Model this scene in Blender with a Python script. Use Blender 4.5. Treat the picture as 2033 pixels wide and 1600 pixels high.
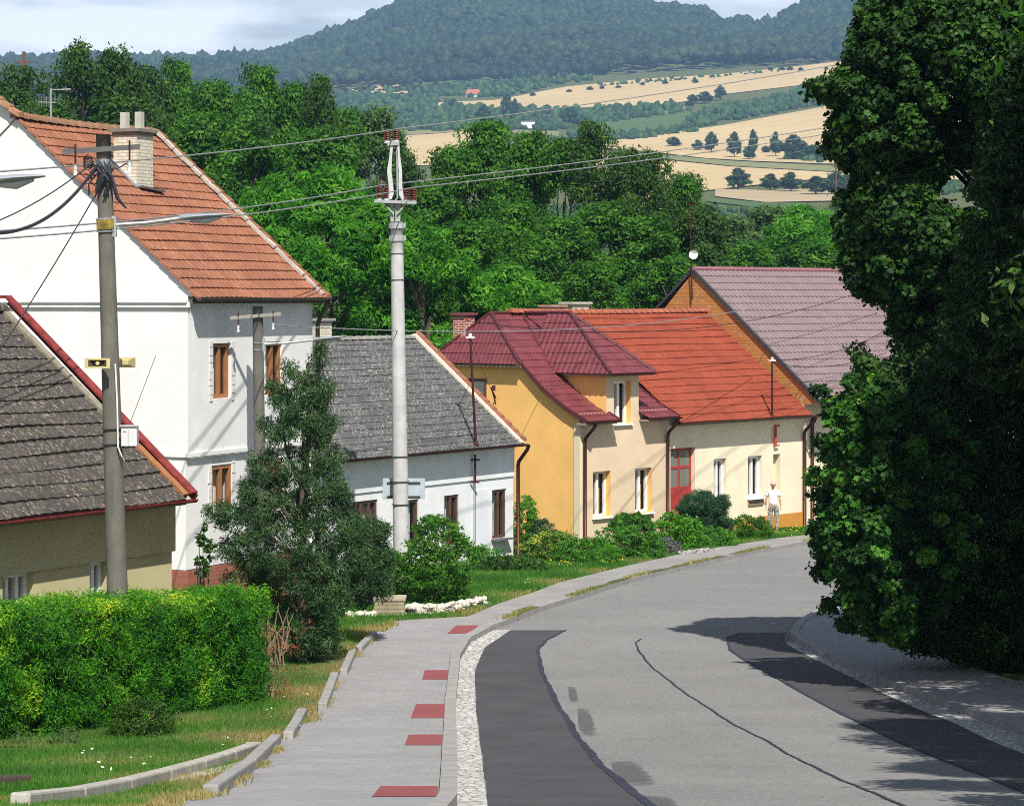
import bpy, bmesh, math, random
import numpy as np
from mathutils import Vector, Matrix
S = bpy.context.scene
for o in list(bpy.data.objects): bpy.data.objects.remove(o)
COL = S.collection
# ---------------------------------------------------------------- camera
CZ = 8.0; FPX = 5000.0; PX0 = 1016.5; ROW0 = 595.0      # camera height, focal length in photo pixels, horizon row
cd = bpy.data.cameras.new('camera'); cam = bpy.data.objects.new('camera', cd); COL.objects.link(cam)
cam.location = (0, 0, CZ); cam.rotation_euler = (math.radians(90), 0, 0)
cd.sensor_width = 36; cd.lens = FPX/2033*36; cd.shift_y = -(800-ROW0)/2033; cd.clip_start = .5; cd.clip_end = 9000
S.camera = cam
# ---------------------------------------------------------------- light
SUN_EL = math.radians(51); SUN_DIR = Vector((.22*math.cos(SUN_EL), -.975*math.cos(SUN_EL), math.sin(SUN_EL))).normalized()
sd = bpy.data.lights.new('sun', 'SUN'); sun = bpy.data.objects.new('sun', sd); COL.objects.link(sun)
sd.energy = 5.0; sd.angle = math.radians(.5); sd.color = (1, .955, .88)
sun.rotation_euler = (-SUN_DIR).to_track_quat('-Z', 'Y').to_euler(); sun.location = (20, -30, 60)
w = bpy.data.worlds.new('World'); S.world = w; w.use_nodes = True
nt = w.node_tree; bg = nt.nodes['Background']
sky = nt.nodes.new('ShaderNodeTexSky'); sky.sky_type = 'NISHITA'; sky.sun_disc = False
sky.sun_elevation = SUN_EL; sky.sun_rotation = math.atan2(SUN_DIR.x, SUN_DIR.y)
sky.air_density = 1.0; sky.dust_density = 1.2; sky.ozone_density = 2.0
# thin cloud veil over the sky
tc = nt.nodes.new('ShaderNodeTexCoord'); mp = nt.nodes.new('ShaderNodeMapping'); mp.inputs['Scale'].default_value = (2.2, 2.2, 9)
nz = nt.nodes.new('ShaderNodeTexNoise'); nz.inputs['Scale'].default_value = 5.0; nz.inputs['Detail'].default_value = 7
cr = nt.nodes.new('ShaderNodeValToRGB'); cr.color_ramp.elements[0].position = .40; cr.color_ramp.elements[1].position = .60
cr.color_ramp.elements[0].color = (.34, .34, .34, 1); cr.color_ramp.elements[1].color = (1, 1, 1, 1)
mx = nt.nodes.new('ShaderNodeMix'); mx.data_type = 'RGBA'; mx.inputs[7].default_value = (17.0, 17.6, 19.2, 1)
nt.links.new(tc.outputs['Generated'], mp.inputs['Vector']); nt.links.new(mp.outputs[0], nz.inputs['Vector'])
sx = nt.nodes.new('ShaderNodeSeparateXYZ'); nt.links.new(tc.outputs['Generated'], sx.inputs[0]); hr0 = nt.nodes.new('ShaderNodeMapRange')
hr0.inputs['From Min'].default_value = .05; hr0.inputs['From Max'].default_value = .45; hr0.inputs['To Min'].default_value = 1; hr0.inputs['To Max'].default_value = .12; nt.links.new(sx.outputs['Z'], hr0.inputs['Value'])
mu = nt.nodes.new('ShaderNodeMath'); mu.operation = 'MULTIPLY'; nt.links.new(cr.outputs[0], mu.inputs[0]); nt.links.new(hr0.outputs[0], mu.inputs[1])
nt.links.new(nz.outputs['Fac'], cr.inputs[0]); nt.links.new(mu.outputs[0], mx.inputs[0])
nt.links.new(sky.outputs[0], mx.inputs[6]); nt.links.new(mx.outputs[2], bg.inputs[0]); bg.inputs[1].default_value = .055
S.view_settings.view_transform = 'Standard'; S.view_settings.look = 'None'; S.view_settings.exposure = .48; S.view_settings.gamma = 1
S.view_settings.use_curve_mapping = False
S.cycles.filter_width = 1.0; S.cycles.use_denoising = False; S.cycles.sample_clamp_indirect = 2.5; S.cycles.max_bounces = 6; S.cycles.diffuse_bounces = 3; S.cycles.transmission_bounces = 3; S.cycles.volume_bounces = 0
S.cycles.transparent_max_bounces = 6

# ---------------------------------------------------------------- terrain functions
PP = [(-60, 1.5), (-20, -.3), (0, -1.75), (16, -3.4), (21, -4.2), (32, -5.55), (45, -6.4), (57, -6.85), (70, -7.4), (86, -8.0),
      (110, -8.7), (160, -9), (260, -8), (400, -2), (600, 16), (900, 38)]
PY = np.array([p[0] for p in PP], float); PZ = np.array([p[1] for p in PP], float)
_d = np.diff(PZ)/np.diff(PY); PM = np.zeros(len(PP)); PM[1:-1] = (_d[1:]+_d[:-1])/2; PM[0] = _d[0]; PM[-1] = _d[-1]
def prof(y):
    y = np.asarray(y, float); yc = np.clip(y, PY[0], PY[-1])
    i = np.clip(np.searchsorted(PY, yc)-1, 0, len(PY)-2); h = PY[i+1]-PY[i]; t = (yc-PY[i])/h
    return ((2*t**3-3*t**2+1)*PZ[i]+(t**3-2*t**2+t)*h*PM[i]+(-2*t**3+3*t**2)*PZ[i+1]+(t**3-t**2)*h*PM[i+1]) + CZ
_ys = np.arange(8, 110, .05); _rows = ROW0-(prof(_ys)-CZ)/_ys*FPX
def yrow(r):
    return float(np.interp(-r, -_rows, _ys))
def gp(px, r, dz=0):                       # photo pixel lying on the near ground
    Y = yrow(r); return Vector(((px-PX0)/FPX*Y, Y, float(prof(Y))+dz))
def W(px, r, Y): return Vector(((px-PX0)/FPX*Y, Y, CZ+(ROW0-r)/FPX*Y))
def poly_fn(pts):                          # polyline of ground pixels -> X as a function of Y
    q = sorted([gp(*p)[:2] for p in pts], key=lambda p: p[1]); ys = [p[1] for p in q]; xs = [p[0] for p in q]
    return lambda y: np.interp(y, ys, xs)
SWL = poly_fn([(415,1600),(505,1540),(560,1480),(632,1425),(655,1372),(690,1330),(735,1272),(790,1241),(930,1232),(985,1208),(1060,1183),
               (1110,1163),(1250,1128),(1340,1108),(1440,1090),(1540,1074),(1600,1067),(1700,1056),(1800,1048)])
KI = poly_fn([(872,1600),(878,1500),(884,1400),(895,1310),(915,1275),(960,1250),(1000,1235),(1060,1212),(1150,1185),(1240,1156),(1310,1139),
              (1400,1118),(1500,1096),(1600,1078),(1700,1064),(1800,1053)])
KO = poly_fn([(908,1600),(908,1500),(905,1400),(914,1310),(934,1276),(980,1251),(1020,1236),(1075,1214),(1163,1186),(1252,1157),(1322,1140),
              (1412,1119),(1512,1097),(1612,1079),(1712,1065),(1812,1054)])
GR = poly_fn([(968,1600),(956,1500),(944,1400),(942,1330),(962,1285),(1012,1252),(1045,1236),(1078,1214),(1166,1186),(1255,1157),(1325,1140),
              (1415,1119),(1515,1097),(1615,1079),(1715,1065),(1815,1054)])
RGL = poly_fn([(2350,1640),(2200,1575),(2033,1497),(1900,1438),(1800,1398),(1700,1350),(1600,1300),(1562,1280),(1558,1262),(1580,1240),(1605,1226),
               (1640,1205),(1700,1180),(1800,1150),(1950,1120),(2300,1090),(2600,1075)])
RGR = poly_fn([(2420,1640),(2250,1560),(2033,1464),(1920,1420),(1820,1384),(1720,1345),(1640,1308),(1590,1285),(1568,1264),(1584,1241),(1608,1227),
               (1642,1206),(1702,1181),(1802,1151),(1952,1121),(2302,1091),(2602,1076)])
PR = poly_fn([(2600,1620),(2400,1530),(2200,1440),(2033,1368),(1880,1318),(1815,1290),(1790,1255),(1800,1225),(1860,1190),(1950,1165),(2100,1135),(2400,1102),(2700,1085)])
BASE = [(-2500,215),(-300,205),(0,200),(700,185),(1000,160),(1660,125),(2033,110),(4500,80)]
SIL = [(-2500,120),(-300,132),(0,124),(200,122),(400,124),(520,112),(600,97),(690,66),(750,36),(800,8),(870,-20),(1000,-30),(1200,-8),(1250,14),(1400,24),(1430,48),
       (1540,50),(1570,26),(1640,2),(1720,-36),(2033,-70),(4500,-60)]
def terrain(X, Y):
    X = np.asarray(X, float); Y = np.asarray(Y, float)
    z = prof(Y).copy() if Y.ndim else prof(Y)
    px = X/np.maximum(Y, 1)*FPX+PX0
    br = np.interp(px, [p[0] for p in BASE], [p[1] for p in BASE]); sr = np.interp(px, [p[0] for p in SIL], [p[1] for p in SIL])
    t1 = np.clip((Y-900)/1300, 0, 1); row = (1-t1)*(595-38/900*5000)+t1*br
    t2 = np.clip((Y-2200)/900, 0, 1); row = row+(sr+9-br)*t2**.85
    zf = CZ+(ROW0-row)/FPX*np.minimum(Y, 3100)-np.maximum(Y-3100, 0)*.35
    zf = zf+(np.sin(X/90+Y/130)*np.cos(X/53-Y/170))*6*np.clip((Y-2300)/300, 0, 1)*np.clip((3100-Y)/300, 0, 1)
    return np.where(Y > 900, zf, z)
def corridor(X, Y):                        # 1 inside the paved strip
    l = SWL(np.clip(Y, 12, 95)); r = PR(np.clip(Y, 12, 95))
    return ((X > l+.04) & (X < r-.04) & (Y < 96))
def gz(X, Y):
    return float(prof(Y))+(.02 if corridor(X, Y) else .08)

# ---------------------------------------------------------------- object helpers
def tag(o, label=None, cat=None, group=None, kind=None):
    if label: o['label'] = label
    if cat: o['category'] = cat
    if group: o['group'] = group
    if kind: o['kind'] = kind
    return o
def empty(name, loc, label, cat, group=None):
    o = bpy.data.objects.new(name, None); COL.objects.link(o); o.location = loc; o.empty_display_size = .2
    return tag(o, label, cat, group)
def fin(name, me, parent=None, loc=None, mats=None):
    o = bpy.data.objects.new(name, me); COL.objects.link(o)
    if mats is not None:
        for m in (mats if isinstance(mats, (list, tuple)) else [mats]): me.materials.append(m)
    if parent is not None:
        off = root_of(parent)
        me.transform(Matrix.Translation(-off)); o.parent = parent
    elif loc is not None:
        me.transform(Matrix.Translation(-Vector(loc))); o.location = loc
    return o
def root_of(p):
    v = Vector((0, 0, 0))
    while p is not None: v += p.location; p = p.parent
    return v
class MB:
    def __init__(s): s.v = []; s.f = []; s.m = []; s.uv = []
    def face(s, pts, m=0, uv=None):
        i = len(s.v); s.v += [tuple(p) for p in pts]; s.f.append(tuple(range(i, i+len(pts)))); s.m.append(m); s.uv.append(uv)
    def box8(s, c, m=0):                    # c: 8 corners, bottom 4 ccw then top 4
        i = len(s.v); s.v += [tuple(p) for p in c]
        for f in ((3,2,1,0),(4,5,6,7),(0,1,5,4),(1,2,6,5),(2,3,7,6),(3,0,4,7)):
            s.f.append(tuple(i+k for k in f)); s.m.append(m)
            L1 = (Vector(c[f[1]])-Vector(c[f[0]])).length; L2 = (Vector(c[f[2]])-Vector(c[f[1]])).length
            s.uv.append([(0,0),(L1,0),(L1,L2),(0,L2)])
    def box(s, x0, x1, y0, y1, z0, z1, m=0):
        s.box8([(x0,y0,z0),(x1,y0,z0),(x1,y1,z0),(x0,y1,z0),(x0,y0,z1),(x1,y0,z1),(x1,y1,z1),(x0,y1,z1)], m)
    def fbox(s, F, u0, u1, v0, v1, z0, z1, m=0):
        s.box8([F.P(u0,v0,z0),F.P(u1,v0,z0),F.P(u1,v1,z0),F.P(u0,v1,z0),F.P(u0,v0,z1),F.P(u1,v0,z1),F.P(u1,v1,z1),F.P(u0,v1,z1)], m)
    def bar(s, a, b, wd, ht, m=0, up=(0,0,1)):      # box beam from a to b, top edge centre line on a-b
        a = Vector(a); b = Vector(b); d = (b-a).normalized(); up = Vector(up); r = d.cross(up).normalized()*wd/2; u = r.cross(d).normalized()*ht
        if u.dot(up) < 0: u = -u
        s.box8([a-r-u, a+r-u, b+r-u, b-r-u, a-r, a+r, b+r, b-r], m)
    def tube(s, pts, r, n=8, m=0, cap=True):
        pts = [Vector(p) for p in pts]; rs = r if isinstance(r, (list, tuple)) else [r]*len(pts)
        base = len(s.v); ref = None; L = 0
        for k, p in enumerate(pts):
            d = (pts[min(k+1, len(pts)-1)]-pts[max(k-1, 0)]).normalized()
            if ref is None: ref = Vector((0,0,1)) if abs(d.z) < .9 else Vector((1,0,0))
            a = d.cross(ref).normalized(); b = d.cross(a).normalized(); ref = a.cross(d).normalized() if abs(d.dot(ref)) > .98 else ref
            for q in range(n):
                t = 2*math.pi*q/n; s.v.append(tuple(p+a*(rs[k]*math.cos(t))+b*(rs[k]*math.sin(t))))
        for k in range(len(pts)-1):
            L2 = L+(pts[k+1]-pts[k]).length
            for q in range(n):
                q2 = (q+1) % n
                s.f.append((base+k*n+q, base+k*n+q2, base+(k+1)*n+q2, base+(k+1)*n+q)); s.m.append(m)
                s.uv.append([(q/n, L), ((q+1)/n, L), ((q+1)/n, L2), (q/n, L2)])
            L = L2
        if cap:
            s.f.append(tuple(base+q for q in range(n))); s.m.append(m); s.uv.append(None)
            s.f.append(tuple(base+(len(pts)-1)*n+q for q in reversed(range(n)))); s.m.append(m); s.uv.append(None)
    def build(s, name, mats, parent=None, loc=None, smooth=False):
        me = bpy.data.meshes.new(name); me.from_pydata(s.v, [], s.f)
        me.polygons.foreach_set('material_index', s.m)
        uvl = me.uv_layers.new(name='uv'); co = []
        for f, uv in zip(s.f, s.uv):
            for k in range(len(f)): co += (uv[k] if uv else (0, 0))
        uvl.data.foreach_set('uv', co)
        if smooth: me.polygons.foreach_set('use_smooth', [True]*len(s.f))
        me.update()
        return fin(name, me, parent, loc, mats)
class Fr:                                   # house frame: u along the street front, v inwards, z world height
    def __init__(s, px, Y, slope):
        s.o = Vector(((px-PX0)/FPX*Y, Y, 0)); d = Vector((slope, 1, 0)).normalized(); s.d = d; s.n = Vector((-d.y, d.x, 0))
    def P(s, u, v, z): p = s.o+s.d*u+s.n*v; return Vector((p.x, p.y, z))
    def on(s, px, r, v=0):                  # pixel on the plane v=const -> (u, z)
        k = (px-PX0)/FPX; u = (k*(s.o.y+v*s.n.y)-s.o.x-v*s.n.x)/(s.d.x-k*s.d.y)
        return u, CZ+(ROW0-r)/FPX*(s.o.y+u*s.d.y+v*s.n.y)
    def ong(s, px, r, u=0):                 # pixel on the plane u=const -> (v, z)
        k = (px-PX0)/FPX; v = (k*(s.o.y+u*s.d.y)-s.o.x-u*s.d.x)/(s.n.x-k*s.n.y)
        return v, CZ+(ROW0-r)/FPX*(s.o.y+u*s.d.y+v*s.n.y)

# ---------------------------------------------------------------- materials
class M:
    def __init__(s, name):
        s.m = bpy.data.materials.new(name); s.m.use_nodes = True; s.nt = s.m.node_tree; s.n = s.nt.nodes; s.b = s.n['Principled BSDF']
        s.tc = s.n.new('ShaderNodeTexCoord')
    def l(s, a, b): s.nt.links.new(a, b)
    def noise(s, scale, detail=4, rough=.55, coord='Object', stretch=None, off=0):
        n = s.n.new('ShaderNodeTexNoise'); n.inputs['Scale'].default_value = scale; n.inputs['Detail'].default_value = detail; n.inputs['Roughness'].default_value = rough
        mp = s.n.new('ShaderNodeMapping'); mp.inputs['Location'].default_value = (off, off, off)
        if stretch: mp.inputs['Scale'].default_value = stretch
        s.l(s.tc.outputs[coord], mp.inputs[0]); s.l(mp.outputs[0], n.inputs['Vector']); return n.outputs['Fac']
    def ramp(s, fac, stops):
        r = s.n.new('ShaderNodeValToRGB'); e = r.color_ramp.elements
        while len(e) < len(stops): e.new(.5)
        for k, (p, c) in enumerate(stops):
            e[k].position = p; e[k].color = (c[0], c[1], c[2], 1) if isinstance(c, (tuple, list)) else (c, c, c, 1)
        s.l(fac, r.inputs[0]); return r.outputs[0]
    def mix(s, fac, a, b, mode='MIX'):
        m = s.n.new('ShaderNodeMix'); m.data_type = 'RGBA'; m.blend_type = mode
        for v, k in ((fac, 0), (a, 6), (b, 7)):
            if isinstance(v, (int, float)): m.inputs[k].default_value = v
            elif isinstance(v, (tuple, list)): m.inputs[k].default_value = (v[0], v[1], v[2], 1)
            else: s.l(v, m.inputs[k])
        return m.outputs[2]
    def attr(s, name):
        a = s.n.new('ShaderNodeAttribute'); a.attribute_name = name; return a.outputs['Fac']
    def bump(s, h, strength=.4, dist=.02):
        b = s.n.new('ShaderNodeBump'); b.inputs['Strength'].default_value = strength; b.inputs['Distance'].default_value = dist
        s.l(h, b.inputs['Height']); s.l(b.outputs[0], s.b.inputs['Normal'])
    def done(s, col=None, rough=.85, spec=.3, metal=0):
        if col is not None:
            if isinstance(col, (tuple, list)): s.b.inputs['Base Color'].default_value = (*col, 1)
            else: s.l(col, s.b.inputs['Base Color'])
        if isinstance(rough, (int, float)): s.b.inputs['Roughness'].default_value = rough
        else: s.l(rough, s.b.inputs['Roughness'])
        s.b.inputs['Specular IOR Level'].default_value = spec; s.b.inputs['Metallic'].default_value = metal
        return s.m
def sc(c, k): return tuple(x*k for x in c)
def plaster(name, c, streak=.12, dirt=(.5,.48,.42)):
    m = M(name); a = m.noise(1.3, 5); b = m.noise(4, 6, .6, stretch=(3, 3, .35)); g = m.noise(60, 3)
    col = m.mix(m.ramp(a, [(.3, 0), (.72, .8)]), c, sc(c, .84)); col = m.mix(m.ramp(m.noise(.45, 6, .65, off=4), [(.48, 0), (.62, .35)]), col, sc(c, .8)); col = m.mix(m.ramp(b, [(.52, 0), (.8, streak*2)]), col, dirt)
    col = m.mix(m.ramp(m.noise(9, 4), [(.35, .06), (.6, 0)]), col, sc(c, .7))
    m.bump(g, .35, .01); return m.done(col, .92, .2)
def paint(name, c, rough=.45, var=.12, metal=0):
    m = M(name); col = m.mix(m.ramp(m.noise(5, 5), [(.35, 0), (.7, 1)]), sc(c, 1-var), sc(c, 1+var)); return m.done(col, rough, .4, metal)
def metal_m(name, c, rough=.45):
    m = M(name); col = m.mix(m.ramp(m.noise(14, 5), [(.35, 0), (.7, 1)]), sc(c, .75), c); m.bump(m.noise(40, 3), .1, .004); return m.done(col, rough, .5, .75)
def tilemat(name, c1, c2, c3=None, speck=None, speck_amt=.5, rough=.8, moss=None, coord='UV'):
    m = M(name); n1 = m.noise(1.1, 4, coord='UV'); vor = m.n.new('ShaderNodeTexVoronoi'); vor.inputs['Scale'].default_value = 1
    mp = m.n.new('ShaderNodeMapping'); mp.inputs['Scale'].default_value = (4.5, 3.2, 1); m.l(m.tc.outputs['UV'], mp.inputs[0]); m.l(mp.outputs[0], vor.inputs['Vector'])
    cell = m.n.new('ShaderNodeSeparateColor'); m.l(vor.outputs['Color'], cell.inputs[0])
    col = m.mix(cell.outputs[0], c1, c2); col = m.mix(m.ramp(n1, [(.4, 0), (.65, .55)]), col, c3 or sc(c1, .75))
    st = m.noise(7, 4, .6, 'UV', (2.5, .5, 1)); col = m.mix(m.ramp(st, [(.42, 0), (.7, .6)]), col, sc(c1, .5)); col = m.mix(m.ramp(m.noise(.6, 6, .7, 'UV', (1, .7, 1), 21), [(.45, 0), (.65, .45)]), col, sc(c1, .62))
    if speck:
        s2 = m.noise(15, 3, .6, 'UV', (2.2, .6, 1), 3); s3 = m.noise(2.2, 3, .5, 'UV', None, 7)
        f = m.mix(1.0, m.ramp(s2, [(.56, 0), (.62, speck_amt)]), m.ramp(s3, [(.3, .15), (.6, 1)]), 'MULTIPLY'); col = m.mix(f, col, speck)
    if moss:
        col = m.mix(m.ramp(m.noise(3.5, 6, .7, 'UV', None, 11), [(.5, 0), (.68, .7)]), col, moss)
    m.bump(m.noise(45, 3, .6, 'UV'), .4, .01); return m.done(col, rough, .25)
def brickmat(name, c1, c2, mortar, bw=.27, bh=.075, ms=.008, whit=None):
    m = M(name); b = m.n.new('ShaderNodeTexBrick'); b.inputs['Scale'].default_value = 1; b.inputs['Brick Width'].default_value = bw; b.inputs['Row Height'].default_value = bh
    b.inputs['Mortar Size'].default_value = ms; b.inputs['Color1'].default_value = (*c1, 1); b.inputs['Color2'].default_value = (*c2, 1); b.inputs['Mortar'].default_value = (*mortar, 1)
    m.l(m.tc.outputs['UV'], b.inputs['Vector']); col = m.mix(m.ramp(m.noise(6, 5, .6, 'UV'), [(.4, 0), (.75, .5)]), b.outputs['Color'], sc(c1, .55))
    if whit: col = m.mix(m.ramp(m.noise(2.5, 5, .7, 'UV', None, 5), [(.6, 0), (.7, .6)]), col, whit)
    inv = m.n.new('ShaderNodeMath'); inv.operation = 'SUBTRACT'; inv.inputs[0].default_value = 1; m.l(b.outputs['Fac'], inv.inputs[1]); m.bump(inv.outputs[0], .6, .012)
    return m.done(col, .9, .2)
def leafmat(name, stops, trans=.35, rough=.6, spec=.18):
    m = M(name); col = m.ramp(m.attr('rnd'), stops); m.l(col, m.b.inputs['Base Color']); m.b.inputs['Roughness'].default_value = rough; m.b.inputs['Specular IOR Level'].default_value = spec
    tr = m.n.new('ShaderNodeBsdfTranslucent'); m.l(m.mix(1.0, col, (1.5, 1.7, .5), 'MULTIPLY'), tr.inputs[0])
    ms = m.n.new('ShaderNodeMixShader'); ms.inputs[0].default_value = trans
    m.l(m.b.outputs[0], ms.inputs[1]); m.l(tr.outputs[0], ms.inputs[2]); m.l(ms.outputs[0], m.n['Material Output'].inputs[0]); return m.m
def barkmat(name, c):
    m = M(name); n = m.noise(9, 5, .65, 'Object', (3, 3, .6)); m.bump(n, .8, .04); return m.done(m.mix(n, sc(c, .5), sc(c, 1.4)), .95, .1)
def glassmat(name, c=(.03, .035, .04)):
    m = M(name); return m.done(c, .06, .6)

asphalt = M('asphalt'); _a = asphalt.noise(.35, 5); _b = asphalt.noise(26, 5, .8); _c = asphalt.noise(3, 6, .65, 'Object', (1, .25, 1))
_col = asphalt.mix(asphalt.ramp(_a, [(.35, 0), (.7, 1)]), (.175, .171, .166), (.215, .21, .202)); _col = asphalt.mix(asphalt.ramp(_c, [(.5, 0), (.75, .4)]), _col, (.14, .138, .135))
_col = asphalt.mix(asphalt.ramp(_b, [(.32, .75), (.47, 0)]), _col, (.075, .075, .075)); _col = asphalt.mix(asphalt.ramp(_b, [(.53, 0), (.68, .75)]), _col, (.38, .37, .35))
asphalt.bump(_b, .5, .008); ASPH = asphalt.done(_col, .9, .25)
def asph2(name, c, k=1):
    m = M(name); b = m.noise(60, 4, .7); a = m.noise(1.2, 5)
    col = m.mix(m.ramp(a, [(.35, 0), (.7, 1)]), sc(c, .85), sc(c, 1.15)); col = m.mix(m.ramp(b, [(.5, 0), (.75, .5*k)]), col, sc(c, 2)); m.bump(b, .5, .006); return m.done(col, .88, .25)
DARKASPH = asph2('dark_asphalt', (.058, .056, .060)); BITUMEN = asph2('bitumen', (.032, .034, .052), .4)
def stainmat():
    m = M('asphalt_stain'); sp = m.n.new('ShaderNodeSeparateXYZ'); m.l(m.tc.outputs['Generated'], sp.inputs[0])
    def mm(op, a, b):
        k = m.n.new('ShaderNodeMath'); k.operation = op
        for i, v in enumerate((a, b)):
            if isinstance(v, (int, float)): k.inputs[i].default_value = v
            else: m.l(v, k.inputs[i])
        return k.outputs[0]
    hx = mm('MULTIPLY', sp.outputs[0], mm('SUBTRACT', 1, sp.outputs[0])); hy = mm('MULTIPLY', sp.outputs[1], mm('SUBTRACT', 1, sp.outputs[1]))
    h = mm('ADD', mm('POWER', mm('MULTIPLY', mm('MULTIPLY', hx, hy), 16), .5), mm('MULTIPLY', mm('SUBTRACT', m.noise(7, 6, .7), .5), 1.6))
    al = m.ramp(h, [(.35, 0), (1.0, .85)]); m.l(al, m.b.inputs['Alpha']); g = m.noise(60, 4, .7); return m.done(m.mix(m.ramp(g, [(.45, 0), (.7, .6)]), (.095,.093,.095), (.22,.215,.21)), .9, .2)
STAIN = stainmat(); PATHASPH = asph2('path_asphalt', (.25, .24, .228))
def paver(name, c, bw=.2, bh=.1, ms=.006):
    m = M(name); b = m.n.new('ShaderNodeTexBrick'); b.inputs['Scale'].default_value = 1; b.inputs['Brick Width'].default_value = bw; b.inputs['Row Height'].default_value = bh; b.inputs['Mortar Size'].default_value = ms
    b.inputs['Color1'].default_value = (*c, 1); b.inputs['Color2'].default_value = (*sc(c, .86), 1); b.inputs['Mortar'].default_value = (*sc(c, .72), 1); m.l(m.tc.outputs['Object'], b.inputs['Vector'])
    col = m.mix(m.ramp(m.noise(.9, 6, .65), [(.4, 0), (.66, .6)]), b.outputs['Color'], sc(c, .66)); col = m.mix(m.ramp(m.noise(5, 6, .7, off=3), [(.5, 0), (.66, .5)]), col, sc(c, .6)); col = m.mix(m.ramp(m.noise(70, 3), [(.4, .25), (.6, 0)]), col, sc(c, .6))
    inv = m.n.new('ShaderNodeMath'); inv.operation = 'SUBTRACT'; inv.inputs[0].default_value = 1; m.l(b.outputs['Fac'], inv.inputs[1]); m.bump(inv.outputs[0], .4, .006); return m.done(col, .88, .25)
PAVER = paver('grey_pavers', (.325, .318, .315)); REDPAVE = paver('red_pavers', (.31, .085, .085), .05, .05, .008)
def concrete(name, c, st=.4):
    m = M(name); col = m.mix(m.ramp(m.noise(3, 6, .65), [(.35, 0), (.7, 1)]), sc(c, .8), sc(c, 1.1)); col = m.mix(m.ramp(m.noise(30, 5, .7), [(.5, 0), (.7, st)]), col, sc(c, .55))
    col = m.mix(m.ramp(m.noise(6, 5, .6, 'Object', (2, 2, .15), 9), [(.5, 0), (.72, st)]), col, sc(c, .6)); m.bump(m.noise(50, 4, .7), .4, .008); return m.done(col, .9, .2)
KERB = concrete('kerb_concrete', (.31, .30, .285)); POLEC = concrete('old_pole_concrete', (.15, .142, .12), .6); POLEL = concrete('light_pole_concrete', (.52, .515, .51), .2); WALLC = concrete('wall_concrete', (.42, .40, .35), .7)
cob = M('cobbles'); _v = cob.n.new('ShaderNodeTexVoronoi'); _v.feature = 'DISTANCE_TO_EDGE'; _v.inputs['Scale'].default_value = 9; cob.l(cob.tc.outputs['Object'], _v.inputs['Vector'])
_v2 = cob.n.new('ShaderNodeTexVoronoi'); _v2.inputs['Scale'].default_value = 9; cob.l(cob.tc.outputs['Object'], _v2.inputs['Vector']); _sp = cob.n.new('ShaderNodeSeparateColor'); cob.l(_v2.outputs['Color'], _sp.inputs[0])
_cc = cob.mix(_sp.outputs[0], (.43, .42, .40), (.62, .60, .57)); _cc = cob.mix(cob.ramp(_v.outputs['Distance'], [(.02, 1), (.09, 0)]), _cc, (.16, .15, .12)); _cc = cob.mix(cob.ramp(cob.noise(2, 5), [(.55, 0), (.7, .5)]), _cc, (.22, .2, .16))
cob.bump(cob.ramp(_v.outputs['Distance'], [(0, 0), (.15, 1)]), .7, .02); COB = cob.done(_cc, .9, .2)
grd = M('ground'); _g = grd.noise(.5, 6, .6); _h = grd.noise(6, 6, .7)
_gc = grd.mix(grd.ramp(_g, [(.4, 0), (.62, 1)]), (.055, .085, .025), (.12, .12, .045)); _gc = grd.mix(grd.ramp(_h, [(.5, 0), (.72, .7)]), _gc, (.20, .155, .075)); grd.bump(_h, .6, .05); GROUND = grd.done(_gc, .95, .1)
def fieldmat(name, c, c2):
    m = M(name); col = m.mix(m.ramp(m.noise(.006, 6, .6), [(.35, 0), (.68, 1)]), c, c2)
    wv = m.n.new('ShaderNodeTexWave'); wv.inputs['Scale'].default_value = .018; wv.inputs['Distortion'].default_value = 1.5; mp = m.n.new('ShaderNodeMapping'); mp.inputs['Rotation'].default_value = (0, 0, .5); m.l(m.tc.outputs['Object'], mp.inputs[0]); m.l(mp.outputs[0], wv.inputs['Vector'])
    col = m.mix(m.ramp(wv.outputs['Fac'], [(.0, .5), (.09, 0)]), col, sc(c, .72)); return m.done(col, .95, .1)
WHEAT = fieldmat('ripe_wheat', (.52, .40, .21), (.45, .33, .17)); STUB = fieldmat('stubble', (.42, .33, .2), (.35, .27, .16)); CROP = fieldmat('green_crop', (.07, .12, .035), (.1, .14, .05)); MEADOW = fieldmat('meadow', (.16, .19, .07), (.24, .22, .1))
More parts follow.
